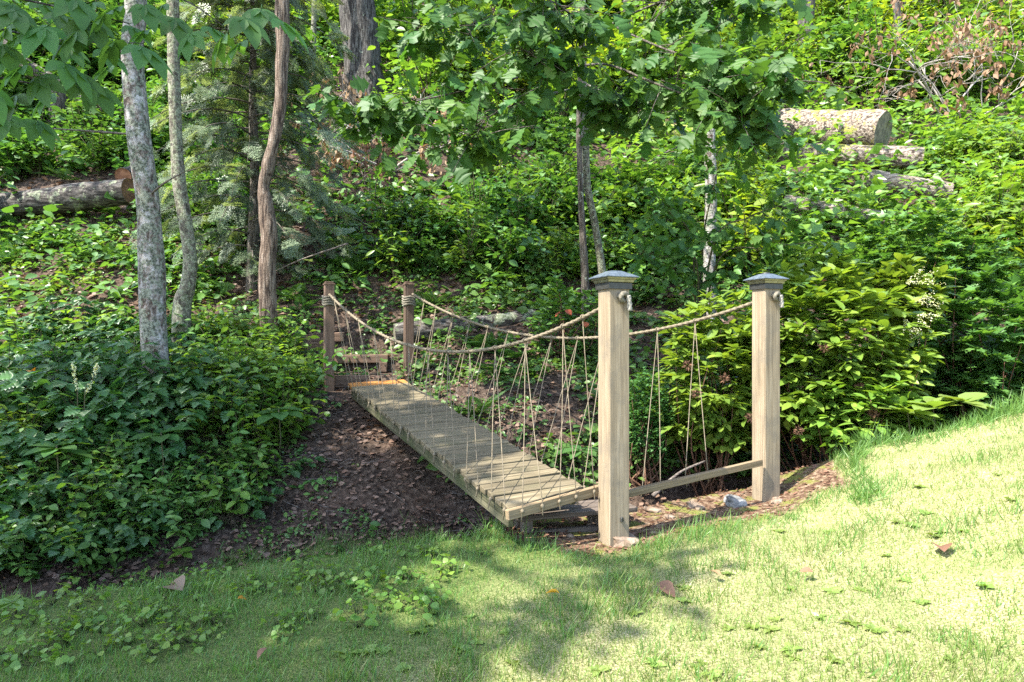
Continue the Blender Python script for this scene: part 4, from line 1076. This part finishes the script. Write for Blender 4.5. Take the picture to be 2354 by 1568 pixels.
p = pts_in(bankB, 190); p = p[~bridge_near(p, .12)]
scatter('bank_plant', herb + herbB[:1] + tooth[:2], p, .5, .85, 'low leafy plant on the lower bank', 'plant', 'low plants on the lower bank')
p = np.vstack([pts_in([(1440, 930), (1720, 900), (1720, 1090), (1440, 1120)], 45), pts_in([(1790, 850), (2400, 820), (2400, 960), (2000, 1010), (1800, 1060)], 60)]); p = p[(p[:, 1] > y_edge(p[:, 0]) + .2) & ~bridge_near(p, .2)]
scatter('gully_herb', herb, p, .7, 1.1, 'leafy herb filling the gully under the laurels', 'plant', 'herbs under the laurels')
# big-leaved plants
def big_leaf_plant(loc, label, nl, size, az0, rise=.25, mat='hickory', tmpl=LANCE, wide=1.5, stem=.25):
    ro = empty('broad_leaf_plant', loc, label=label, cat='plant')
    me = mesh_from('leaf', tmpl[0] * [wide, 1, 1], tmpl[1], True, [M[mat]])
    g = Geo(); g.add(*tube(np.array([[0, 0, -.05], [.02, 0, stem * .5], [0, 0, stem]]), .006, 5)); link('stem', g.mesh('stem', [M['stem']], True), ro)
    for k in range(nl):
        a = az0 + k * 6.28 / nl + rng.uniform(-.2, .2); R_ = rots(np.array([[math.cos(a), math.sin(a), rise * rng.uniform(-.6, 1)]]), np.array([[0, -.1, 1.]]))[0]
        o = link('leaf', me, ro); s_ = size * rng.uniform(.8, 1.15); mw = Matrix(R_.tolist()).to_4x4() @ Matrix.Scale(s_, 4); mw.translation = Vector((0, 0, stem - .01 * k * stem)); o.matrix_local = mw
big_leaf_plant(gp(640, 1075), 'large whorl of long ribbed leaves at the bank edge beside the bare soil', 9, .27, .2, .25, 'hickory', LANCE, 1.6, .52)
big_leaf_plant(gp(130, 1180), 'large whorl of drooping long leaves low on the shady bank', 8, .25, 1.0, .25, 'hickory', LANCE, 1.6, .52)
big_leaf_plant(gp(370, 1140), 'broad dark-leaved plant in the middle of the lower bank', 7, .24, .5, .25, 'hickory', LANCE, 1.6, .52)
big_leaf_plant(gp(180, 1290), 'dark star of broad leaves close above the gully floor', 7, .17, .5)
big_leaf_plant(P(1335, 1105, 5.4), 'dangling long-leaved plant beside the deck edge near the tie board', 8, .22, .4)
for k, (vx, vy, s_) in enumerate(((1640, 1105, .15), (1690, 1100, .17), (1715, 1115, .14))):
    big_leaf_plant(gp(vx, vy), ('pale broad-leaved seedling in the gully below the tie board', 'bright broad-leaved plant below the tie board end', 'small bright plant touching the foot of the capped post by the laurel')[k], 7, s_, k, .5, 'bright', OVATE, 1.3, .1)
for k, (vx, vy, s_) in enumerate(((2140, 960, .26), (2210, 950, .27), (2080, 985, .24))):
    b = on_ground((vx - 1176.5) / F * 5.9, float(y_edge((vx - 1176.5) / F * 5.9)) + .12); big_leaf_plant(b, ('sunlit plant with huge pale oval leaves on the lawn edge', 'sunlit huge-leaved plant arching over the lawn edge grass', 'broad pale-leaved plant at the foot of the laurel')[k], 8, s_, k, .45, 'weed', OVATE, 1.15, .3)
big_leaf_plant(gp(420, 1310), 'upright broad-leaved weed at the gully rim on the shaded lawn', 7, .10, .3, .3, 'bright', OVATE, 1.2, .12)
big_leaf_plant(gp(28, 1420), 'broad-leaved weed at the shaded lawn corner', 6, .10, .3, .3, 'bright', OVATE, 1.2, .08)
# flower spikes
for k, (a, m_, b, lab) in enumerate((((195, 905), (210, 880), (223, 838), 'curved pale flower spike bending over the toothed plants'), ((178, 900), (172, 870), (168, 838), 'thin upright pale flower spike among the toothed plants'))):
    pp = smooth_path(np.array([P(*a, 5.6), P(*m_, 5.6), P(*b, 5.6)]), 24); lo = on_ground(pp[0][0], pp[0][1]); ro = empty('flower_spike', lo, label=lab, cat='flower')
    g = Geo(); full = smooth_path(np.vstack([lo, pp[0], pp[12], pp[-1]]), 20) - lo; g.add(*tube(full, np.linspace(.005, .002, 20), 5)); link('stem', g.mesh('stem', [M['stem']], True), ro)
    N = 130; t = rng.integers(2, 24, N); q = pp[t] - lo + rng.normal(size=(N, 3)) * .007
    g = Geo(); g.add(*inst(*DIAM, q, rots(rng.normal(size=(N, 3)), rng.normal(size=(N, 3))), rng.uniform(.012, .02, N))); link('blossom', g.mesh('blossom', [M['flower']]), ro)

# laurel and other bushes
def laurel(name, label, c, rx, rz, n, seed, mat='laurel', leaf=.10, per=8, base=None, stems=9, tmpl=LANCE, wide=1.35, low=-.95):
    r = np.random.default_rng(seed); c = np.array(c, float); b = on_ground(c[0], c[1] + .1) if base is None else base
    ro = empty(name, b, label=label, cat='bush'); g = Geo(); gl = Geo()
    u = r.normal(size=(n, 3)); u /= np.linalg.norm(u, axis=1)[:, None]; u = u[u[:, 2] > low]
    u *= (r.uniform(.25, 1, (len(u), 1)) ** .45) * (1 + .22 * vnoise(u * 2.3 + seed, seed)[:, None])
    tip = c + u * [rx, rx * .8, rz]; tip = tip[tip[:, 2] > H(tip[:, 0], tip[:, 1]) + .03]
    for k in range(stems * 2):
        e = tip[r.integers(0, len(tip))]; m = b * .5 + e * .5 + r.normal(size=3) * .08 + [0, 0, -.05]
        g.add(*tube(smooth_path(np.array([b + r.normal(size=3) * [.12, .08, 0], m, e]), 10) - b, np.linspace(.012, .003, 10), 5, amp=.2, freq=20))
    link('stem', g.mesh('stem', [M['redstem']], True), ro)
    N = len(tip); az = r.uniform(0, 6.28, N); pos = []; dr = []
    out = (tip - c) / (np.linalg.norm(tip - c, axis=1)[:, None] + 1e-6)
    for j in range(per):
        a = az + j * 6.28 / per + r.uniform(-.3, .3, N); rise = r.uniform(-.35, .6, N)
        pos.append(tip + r.normal(size=(N, 3)) * .01 - out * .012 * j); dr.append(np.stack([np.cos(a), np.sin(a), rise], 1) + out * .45)
    pos = np.concatenate(pos); dr = np.concatenate(dr); K = len(pos)
    gl.add(*inst(tmpl[0] * [wide, 1, 1], tmpl[1], pos - b, rots(dr, r.normal(size=(K, 3)) * .25 + [0, 0, 1]), leaf * r.uniform(.7, 1.2, K)))
    link('foliage', gl.mesh('foliage', [M[mat]], True), ro); return ro, tip
l1, tips1 = laurel('laurel_bush', 'large glossy-leaved laurel bush in sun behind the capped post', P(1890, 800, 6.75), .95, .95, 520, 61, leaf=.155)
laurel('laurel_bush', 'bright upper spray of the laurel rising above the other bushes', P(2070, 690, 7.1), .45, .45, 130, 62, leaf=.15, base=on_ground(3.7, 7.1))
laurel('laurel_bush', 'shaded laurel bush between the two capped posts above the gully', P(1640, 880, 6.7), .66, .8, 330, 63, leaf=.14)
laurel('laurel_bush', 'low laurel sprays at the edge of the sunny lawn', P(1985, 960, 6.3), .6, .45, 170, 64, leaf=.14)
laurel('boxwood_bush', 'fine-leaved dark green bush seen beside the capped post with the stone', P(1485, 960, 6.6), .30, .45, 700, 65, 'cohosh', .035, 7, tmpl=DIAM, wide=1.4)
laurel('viburnum_bush', 'dark broad-leaved shrub in shade above the lawn edge', P(2260, 790, 7.6), .95, .9, 340, 66, 'herb', .17, 6, tmpl=MAPLE, wide=1.0)
laurel('viburnum_bush', 'shaded toothed-leaf shrub behind the laurel', P(2130, 600, 8.4), 1.0, .6, 300, 67, 'herb', .15, 6, tmpl=MAPLE, wide=1.0)
red_host, _ = laurel('leafy_shrub', 'mid-green shrub behind the handrail ropes at the twin oak stems', P(1300, 730, 8.6), .5, .55, 120, 68, 'herb', .10, 6, tmpl=OVATE, wide=1.0)
for vx, vy in ((1288, 716), (1300, 712), (1345, 740)):
    o = link('red_leaf', mesh_from('red_leaf', OVATE[0] * [1.2, 1, 1], OVATE[1], True, [M['redleaf']]), red_host); o['label'] = 'red leaf'
    o.location = Vector(P(vx, vy, 8.12)) - red_host.location; o.scale = (.12,) * 3; o.rotation_euler = (-.5, rng.uniform(-.4, .4), rng.uniform(0, 6.28))
# dry seed heads on the laurel
for k, (vx, vy, d) in enumerate(((1665, 870, 6.1), (1600, 905, 6.1), (1975, 890, 6.15), (1725, 960, 6.0), (1835, 990, 6.0), (1580, 840, 6.2), (2005, 950, 6.0), (1895, 800, 6.1))):
    q = P(vx, vy, d); N = 70; v = rng.normal(size=(N, 3)); v /= np.linalg.norm(v, axis=1)[:, None]
    g = Geo(); g.add(*inst(DIAM[0] * [.35, 1, 1], DIAM[1], v * .01, rots(v, rng.normal(size=(N, 3))), rng.uniform(.03, .055, N)))
    o = link('seed_head', g.mesh('seed_head', [M['redstem']]), l1); o.location = Vector(q) - l1.location
t0 = np.array([P(2085, 650, 6.75), P(2100, 690, 6.75), P(2110, 720, 6.7), P(2080, 735, 6.75)]); t1 = np.array([P(2140, 640, 6.6), P(2155, 690, 6.6), P(2130, 745, 6.6), P(2095, 775, 6.6)])
for a, b in zip(t0, t1):
    g = Geo()
    for k in range(4):
        e = b + rng.normal(size=3) * .06; s_ = rng.uniform(0, 1, (45, 1)); q = a + (e - a) * s_ + rng.normal(size=(45, 3)) * .008 - l1.location
        g.add(*inst(*DIAM, q, rots(rng.normal(size=(45, 3)), rng.normal(size=(45, 3))), rng.uniform(.012, .022, 45)))
    link('flower_tassel', g.mesh('flower_tassel', [M['flower']]), l1)

# ferns
def fern_mesh(seed, n=9):
    r = np.random.default_rng(seed); a = np.arange(n) * 6.28 / n + r.uniform(-.3, .3, n)
    d = np.stack([np.cos(a), np.sin(a), r.uniform(.35, 1.0, n)], 1)
    g = Geo(); g.add(*inst(*FROND, np.zeros((n, 3)), rots(d, np.stack([-np.cos(a) * .5, -np.sin(a) * .5, np.ones(n)], 1)), r.uniform(.75, 1.1, n)))
    return g.mesh('fern', [M['fern']])
ferns = [fern_mesh(200 + k) for k in range(4)]
fpx = [(1070, 600), (1040, 590), (985, 640), (1130, 640), (690, 690), (670, 680), (1450, 700), (1110, 800), (1150, 850), (250, 600), (200, 590), (300, 610), (70, 560), (20, 600), (1175, 830), (1095, 960), (2230, 905), (2290, 880), (1000, 700), (880, 590), (800, 600), (1650, 1060), (1665, 1075), (60, 1180), (10, 1150), (1250, 650), (1980, 560), (2100, 560), (2200, 540), (1500, 620), (1420, 560), (1320, 520), (950, 540)]
sx = rng.uniform(0, 2353, 45); sy = rng.uniform(380, 680, 45)
p = ground_px(np.concatenate([[f[0] for f in fpx], sx]), np.concatenate([[f[1] for f in fpx], sy])); p = p[~bridge_near(p, .1)]
scatter('fern', ferns, p, .3, .6, lambda q: 'arching green fern' if q[1] > 7.2 else 'fern at the gully edge below the bushes', 'fern', 'ferns on the slope', .1)

# saplings and shrubs on the slope
def sap_mesh(seed, mat, h=1.0, w=.55, nl=300, tmpl=DIAM, size=.09):
    r = np.random.default_rng(seed); g = Geo(); pos = []
    for s in range(9):
        a = r.uniform(0, 6.28); e = np.array([math.cos(a) * w * r.uniform(.2, 1), math.sin(a) * w * r.uniform(.2, 1), h * r.uniform(.55, 1)])
        pp = smooth_path(np.array([[0, 0, -.1], [e[0] * .3, e[1] * .3, e[2] * .5], e]), 8); g.add(*tube(pp, np.linspace(.014, .003, 8), 4), mat=1)
        k = nl // 9; i = r.integers(3, 8, k); q = pp[i] + r.normal(size=(k, 3)) * [.14, .14, .09]; pos.append(q)
    pos = np.concatenate(pos); N = len(pos)
    g.add(*inst(*tmpl, pos, rots(leaf_dirs(N, (-.2, .7), r), r.normal(size=(N, 3)) * .35 + [0, -.1, 1]), size * r.uniform(.6, 1.3, N)))
    return g.mesh('sapling', [mat, M['stem']])
sap_w = {k: [sap_mesh(400 + 10 * j + i, M[k], 1.0, .45, 150, (OVATE, LANCE, MAPLE)[i % 3], .15) for i in range(4)] for j, k in enumerate(('bright', 'yellowgreen', 'herb', 'cohosh'))}
sap = {k: [sap_mesh(300 + 10 * j + i, M[k], 1.0, .55, 260 + 60 * i, (DIAM, OVATE, MAPLE)[i % 3], .085 + .012 * i) for i in range(4)] for j, k in enumerate(('herb', 'bright', 'yellowgreen', 'cohosh'))}
keep_clear = [(1790, 240, 2090, 400, 16), (1800, 440, 2070, 545, 13.5), (1970, 385, 2190, 470, 13.5), (0, 400, 310, 520, 13), (880, 710, 1240, 800, 9.6), (1380, 260, 1580, 335, 15.5), (760, 0, 880, 240, 18), (1930, 30, 2353, 275, 17), (800, 230, 1020, 430, 15)]
def blocked(p, h):
    vx, vy = proj(p); _, vt = proj(p + np.array([0, 0, h])); w = .4 * h / p[1] * F
    for x0, y0, x1, y1, d in keep_clear:
        if p[1] < d and vx + w > x0 and vx - w < x1 and vt < y1 and vy > y0: return True
    return False
def add_saps(n, rect, hs, kinds, label, group, name='sapling', cat='sapling'):
    k = 0; tries = 0
    while k < n and tries < n * 6:
        tries += 1
        vx = rng.uniform(rect[0], rect[2]); vy = rng.uniform(rect[1], rect[3]); p = ground_px(np.array([vx]), np.array([vy]))[0]
        h = rng.uniform(*hs) * (1 + max(0, p[1] - 10) * .06)
        if p[1] < 8.6 or blocked(p, h): continue
        kd = kinds[rng.integers(0, len(kinds))]; o = bpy.data.objects.new(name, (sap_w if cat != 'sapling' else sap)[kd][rng.integers(0, 4)]); COL.objects.link(o)
        o.location = p; s_ = h; o.scale = (s_ * rng.uniform(.9, 1.3), s_ * rng.uniform(.9, 1.3), s_); o.rotation_euler = (rng.normal() * .08, rng.normal() * .08, rng.uniform(0, 6.28))
        tag(o, near_label(label, p), cat, group); k += 1
add_saps(48, (-80, -40, 420, 300), (.9, 1.6), ['herb', 'cohosh', 'cohosh'], 'dark leafy sapling on the shaded upper slope', 'dark saplings behind the birch')  # darker leaf kinds put the shade of this corner into the colour
add_saps(52, (420, -40, 1000, 300), (.9, 1.6), ['herb', 'bright', 'yellowgreen', 'herb'], 'leafy sapling high on the slope', 'saplings high behind the hemlock')
add_saps(90, (1000, -40, 1700, 300), (.9, 1.6), ['herb', 'bright', 'yellowgreen'], 'leafy sapling among the far woods', 'saplings high behind the oak')
add_saps(100, (1650, -40, 2430, 260), (.8, 1.5), ['bright', 'yellowgreen', 'bright', 'herb'], 'sunlit leafy sapling upslope', 'saplings above the sawn logs')
add_saps(110, (-80, 240, 560, 560), (.4, 1.0), ['cohosh', 'herb', 'herb'], 'dark leafy shrub on the shaded slope', 'shrubs around the bark log', 'leafy_shrub', 'shrub')
add_saps(140, (880, 330, 1650, 660), (.35, .95), ['herb', 'cohosh', 'cohosh', 'bright'], 'low leafy shrub on the slope', 'shrubs behind the rope handrails', 'leafy_shrub', 'shrub')  # darker leaf kinds mixed in to paint shaded pockets
add_saps(190, (1650, 300, 2430, 660), (.4, 1.15), ['bright', 'yellowgreen', 'bright'], 'bright leafy weed clump', 'weeds around the sunlit logs', 'weed_clump', 'weed')

# undergrowth, litter
def small_field(name, n, rect, mat, size, label, hmax=.3, ymin=0, tmpl=DIAM, per=10, keep=None, sp=.12):
    vx = rng.uniform(rect[0], rect[2], n); vy = rng.uniform(rect[1], rect[3], n); p = ground_px(vx, vy)
    m = (p[:, 1] > y_edge(p[:, 0]) + .1) & ~bridge_near(p, .05)
    if keep is not None: m &= keep(vx, vy, p)
    for x0, y0, x1, y1, dd in keep_clear:
        m &= ~((p[:, 1] < dd) & (vx > x0 - 10) & (vx < x1 + 10) & (vy > y0) & (vy < y1 + 45) & (rng.uniform(0, 1, n) < .35))
    p = p[m]; n = len(p); q = np.repeat(p, per, 0); N = len(q); sc = np.clip(q[:, 1] / 9, .7, 2.2) * np.repeat(np.exp(rng.normal(size=n) * .38), per)
    a = rng.uniform(0, 6.28, N); rad = rng.uniform(.02, 1, N) * sp * sc; h = rng.uniform(.02, 1, N) * hmax * np.repeat(rng.uniform(.3, 1, n), per) * sc ** .5
    q = q + np.stack([np.cos(a) * rad, np.sin(a) * rad, h], 1)
    g = Geo(); d = np.stack([np.cos(a), np.sin(a), rng.uniform(-.6, .3, N)], 1)
    g.add(*inst(*tmpl, q, rots(d, rng.normal(size=(N, 3)) * .55 + [0, -.2, 1]), size * sc ** .8 * rng.uniform(.6, 1.3, N)))
    link(name, g.mesh(name, [mat]), label=label, kind='stuff')
def patchy(seed, thr): return lambda vx, vy, p: vnoise(p * [.9, .9, 0] + seed, seed) > thr
bare = [[(430, 690), (720, 690), (760, 860), (520, 760)], [(-50, 600), (260, 620), (300, 690), (-50, 690)], [(740, 760), (950, 780), (940, 870), (740, 870)]]
def not_bare(vx, vy, p):
    m = np.ones(len(vx), bool)
    for b in bare: m &= ~(inside(b, vx, vy) & (rng.uniform(0, 1, len(vx)) < .8))
    return m
small_field('undergrowth', 4200, (-80, 280, 2430, 700), M['herb'], .10, 'low green herbs carpeting the wooded slope', .28, keep=lambda a, b, p: not_bare(a, b, p) & (vnoise(p * [.8, .8, 0], 4) > -.35), tmpl=OVATE)
small_field('undergrowth', 1300, (1400, 250, 2430, 640), M['bright'], .12, 'sunlit bright green weeds on the slope', .7, keep=not_bare)
small_field('undergrowth', 450, (-80, -50, 450, 330), M['cohosh'], .11, 'dark undergrowth behind the birch', .5)  # dark leaf colour stands in for shade here
small_field('undergrowth', 1700, (450, -50, 2430, 330), M['bright'], .11, 'far leafy undergrowth high on the slope', .5)
small_field('undergrowth', 2600, (930, 620, 2430, 1120), M['herb'], .08, 'small herbs on the gully bank behind the bridge', .26, keep=lambda a, b, p: vnoise(p * [2, 2, 0], 6) > -.3, tmpl=OVATE)
small_field('undergrowth', 900, (640, 860, 1250, 1230), M['herb'], .045, 'scattered small seedlings on the bare soil under the deck', .06, keep=lambda a, b, p: vnoise(p * [3, 3, 0], 8) > .15, tmpl=OVATE, per=7, sp=.07)
small_field('undergrowth', 900, (-80, 480, 480, 720), M['bright'], .06, 'small plants on the open litter behind the birch', .12, keep=lambda a, b, p: vnoise(p * [2.2, 2.2, 0], 12) > -.1, tmpl=OVATE, per=8, sp=.1)
small_field('undergrowth', 260, (150, 1180, 1150, 1380), M['herb'], .045, 'creeping small plants at the foot of the leafy bank', .10, tmpl=OVATE, per=8, sp=.08)
small_field('undergrowth', 1300, (430, 560, 1400, 880), M['herb'], .065, 'scattered seedlings among leaf litter beyond the far posts', .10, keep=lambda a, b, p: vnoise(p * [2.5, 2.5, 0], 10) > -.15, tmpl=OVATE, per=8, sp=.10)
n = 22000; vx = rng.uniform(-80, 2430, n); vy = rng.uniform(420, 1350, n); p = ground_px(vx, vy)
m = (p[:, 1] > y_edge(p[:, 0]) + .05) & (p[:, 1] < 14); p = p[m]; N = len(p); p[:, 2] += rng.uniform(.002, .02, N)
CURL = (np.array([[0, 0, 0], [-.3, .35, .14], [-.22, .75, .10], [0, 1, .05], [.25, .7, .12], [.3, .3, .05]]), [np.array([[0, 5, 4, 3], [0, 3, 2, 1]])])
g = Geo(); g.add(*inst(*CURL, p, rots(leaf_dirs(N, (-.4, .4)), rng.normal(size=(N, 3)) * .35 + [0, -.25, 1]), rng.uniform(.035, .10, N) * np.clip(p[:, 1] / 8, .7, 1.4)))
link('leaf_litter', g.mesh('leaf_litter', [M['litter']]), label='brown fallen leaves covering the soil of the bank and slope', kind='stuff')
x = rng.uniform(-.5, 3.0, 2600); y = y_edge(x) + rng.uniform(-1.3, .5, 2600); mk = (lawn_mask(x, y) < .5); x, y = x[mk], y[mk]; N = len(x)
g = Geo(); g.add(*inst(*CURL, np.stack([x, y, H(x, y) + .006], 1), rots(leaf_dirs(N, (-.4, .4)), rng.normal(size=(N, 3)) * .35 + [0, -.1, 1]), rng.uniform(.012, .045, N)))
link('leaf_litter', g.mesh('leaf_litter', [M['deadleaf']]), label='crumbled dry leaves on the reddish dirt around the capped posts', kind='stuff')
# twigs lying on the soil
g = Geo()
for k in range(330):
    a, b = rng.uniform(640, 1500), rng.uniform(850, 1230)
    if rng.uniform() < .4: a, b = rng.uniform(0, 1600), rng.uniform(560, 900)
    q = ground_px(np.array([a]), np.array([b]))[0]
    if q[1] < y_edge(q[0]) + .05: continue
    d = rng.normal(size=3) * [1, 1, .25]; d /= np.linalg.norm(d); L = rng.uniform(.08, .35)
    g.add(*tube(np.array([q - d * L / 2, q + [0, 0, .015], q + d * L / 2]) + [0, 0, .012], rng.uniform(.0015, .004), 4))
link('twig_litter', g.mesh('twig_litter', [M['twig']]), label='thin dry twigs strewn over the gully soil', kind='stuff')

# ------------------------------------------------------------------ lawn
def grass_field(n, dmin, dmax, hmin, hmax, w, mat, label, edge=False, lean=.45, dens=None, name='grass', eoff=0.):
    d = rng.uniform(dmin ** .5, dmax ** .5, n) ** 2 if not edge else None
    if edge:
        x = rng.uniform(-4.2, 6.2, n); y = y_lawn(x) + rng.normal(size=n) * .10 - .03 + eoff
    else:
        x = rng.uniform(-.9, .9, n) * d; y = d
    m = (rng.uniform(0, 1, n) < lawn_mask(x, y) + (.25 if edge else 0))
    if dens is not None: m &= dens(x, y)
    x, y = x[m], y[m]; N = len(x); z = H(x, y)
    a = rng.uniform(0, 6.28, N); ln = rng.uniform(.0, 1, N) ** 1.3 * lean * 2
    d_ = np.stack([np.cos(a) * ln, np.sin(a) * ln, np.ones(N)], 1)
    q = np.stack([x, y, 0 * x], -1); hf = (.75 + .5 * vnoise(q * 1.7, 31))
    Ls = rng.uniform(hmin, hmax, N) * np.clip(hf, .4, 1.4)
    B = BLADE[0].copy(); B[:, 2] = .28 * B[:, 1] ** 2
    nr = np.stack([-np.sin(a) + rng.normal(size=N) * .6, np.cos(a) + rng.normal(size=N) * .6, rng.normal(size=N) * .3], 1)
    g = Geo(); g.add(*inst(B, BLADE[1], np.stack([x, y, z - .004], 1), rots(d_, nr), np.stack([np.full(N, w) * rng.uniform(.7, 1.4, N), Ls, Ls], 1)))
    link(name, g.mesh(name, [mat]), label=label, kind='stuff')
isl = lambda x, y: rng.uniform(0, 1, len(x)) < shade_tint(x, y)
dry = lambda x, y: rng.uniform(0, 1, len(x)) > shade_tint(x, y) * .93
tuft = lambda x, y: vnoise(np.stack([x, y, 0 * x], -1) * 5, 33) > .2
grass_field(85000, 1.5, 6.2, .03, .075, .0034, M['grass'], 'short mown sunny lawn grass', dens=dry)
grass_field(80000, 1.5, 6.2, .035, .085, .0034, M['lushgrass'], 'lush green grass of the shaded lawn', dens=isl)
grass_field(24000, 1.5, 6.2, .02, .055, .003, M['straw'], 'dry straw-coloured blades in the lawn', lean=1.2, name='dry_grass', dens=dry)
grass_field(26000, 1.5, 6.2, .06, .13, .0045, M['lushgrass'], 'taller green grass tufts standing out of the lawn', dens=tuft)
grass_field(14000, 1.5, 6.2, .06, .13, .0042, M['grass'], 'taller pale grass tufts standing out of the lawn', dens=lambda x, y: tuft(x, y) & dry(x, y))
x_dirt = lambda x, y: (x > -.6) & (x < 2.6)
grass_field(4200, 0, 0, .08, .2, .0042, M['lushgrass'], 'long unmown grass along the rim of the gully', edge=True, lean=.6)
grass_field(2200, 0, 0, .08, .17, .004, M['grass'], 'long pale grass along the lawn edge', edge=True, lean=.6, dens=dry)
vx, vy = sample_poly([(0, 1420), (350, 1310), (700, 1270), (1150, 1250), (1000, 1400), (500, 1500), (0, 1560)], 130)
scatter('violet_plant', rounds, ground_px(vx, vy), .4, .85, 'low round-leaved weed in the shaded lawn', 'weed', 'round-leaved weeds in the shaded lawn', .1, .0)
vx, vy = sample_poly([(1000, 1400), (1700, 1250), (2050, 1080), (2353, 1000), (2353, 1568), (700, 1568)], 60)
scatter('lawn_weed', roset, ground_px(vx, vy), .3, .6, 'small flat weed rosette in the sunny lawn', 'weed', 'weed rosettes in the sunny lawn', .1, .0)
grass_field(9000, 0, 0, .12, .3, .005, M['lushgrass'], 'tall grass hanging over the sunny lawn crest', edge=True, lean=.7, eoff=-.3, dens=lambda x, y: (x > 2.3) & (vnoise(np.stack([x, y, 0 * x], -1) * 4, 37) > -.2))
# stones
def rock(vx, vy, w, h, label, mat='rock', seed=0, d=None, rz=0.):
    bm = bmesh.new(); bmesh.ops.create_icosphere(bm, subdivisions=3, radius=1)
    q = np.array([v.co[:] for v in bm.verts]); n_ = fbm(q * 1.3 + seed * 7.1, seed, 4)
    for v, k, c in zip(bm.verts, n_, q):
        s_ = 1 + .28 * k; v.co = (c[0] * w / 2 * s_, c[1] * w / 2.6 * s_, np.sign(c[2]) * abs(c[2]) ** .7 * h / 2 * s_)
    me = bpy.data.meshes.new('rock'); bm.to_mesh(me); bm.free(); me.materials.append(M[mat])
    p = gp(vx, vy); o = link('rock', me, None, (p[0], p[1], p[2] + h * .2), label=label, cat='rock'); o.rotation_euler = (.1, .15, rz)
rock(1432, 1250, .24, .09, 'flat tan stone leaning on the foot of the capped post', seed=1, rz=.3)
rock(1692, 1162, .17, .09, 'pale grey stone between the two capped posts', 'greyrock', 2)
rock(1590, 1166, .10, .07, 'rounded reddish stone in the bare dirt between the posts', seed=3)
rock(1608, 1172, .07, .05, 'small orange-brown stone touching the rounded reddish stone', seed=4)
rock(1500, 1176, .12, .04, 'flat buried stone in the dirt beside the capped post', seed=5)
rock(1540, 1190, .08, .03, 'small flat reddish stone in the dirt below the tie board', seed=6)
rock(1360, 1210, .07, .035, 'small stone beside the wooden step', seed=7)
rock(1310, 1235, .05, .03, 'pebble in front of the wooden step', seed=8)
rock(1785, 1155, .09, .05, 'pinkish stone at the foot of the post by the laurel', seed=9)
# fallen leaves on the grass
FLV = strip_leaf([0, .2, .4, .6, .8, 1], [0, .2, .33, .34, .2, 0], .55, .35)
for vx, vy, s_, mt, lab in ((1510, 1362, .085, 'deadleaf', 'curled tan fallen leaf on the sunlit lawn'), (1286, 1385, .05, 'goldleaf', 'golden fallen leaf in the shaded strip of lawn'), (2170, 1290, .10, 'deadleaf', 'large curled brown leaf on the bright slope of lawn'),
                             (545, 1398, .035, 'goldleaf', 'tiny yellow flower-like leaf in the shaded lawn'), (1655, 1345, .045, 'deadleaf', 'small brown leaf above the curled tan leaf on the lawn'), (1870, 1338, .05, 'deadleaf', 'pale orange fallen leaf in the middle of the sunny lawn'),
                             (615, 1518, .04, 'deadleaf', 'small brown leaf on the lower shaded lawn'), (68, 856, .07, 'goldleaf', 'orange fallen leaf resting on the toothed plants'), (420, 1380, .12, 'litter', 'broad tan fallen leaf on the shaded lawn')):
    p = gp(vx, vy); z = .045
    if vx == 68: p = P(vx, vy, 5.4); z = 0
    o = link('fallen_leaf', mesh_from('fallen_leaf', FLV[0], FLV[1], True, [M[mt]]), None, (p[0], p[1], p[2] + z), label=lab, cat='leaf')
    o.scale = (s_ * 1.4,) * 3; o.rotation_euler = (rng.uniform(-.3, .5), rng.uniform(-.4, .4), rng.uniform(0, 6.28))
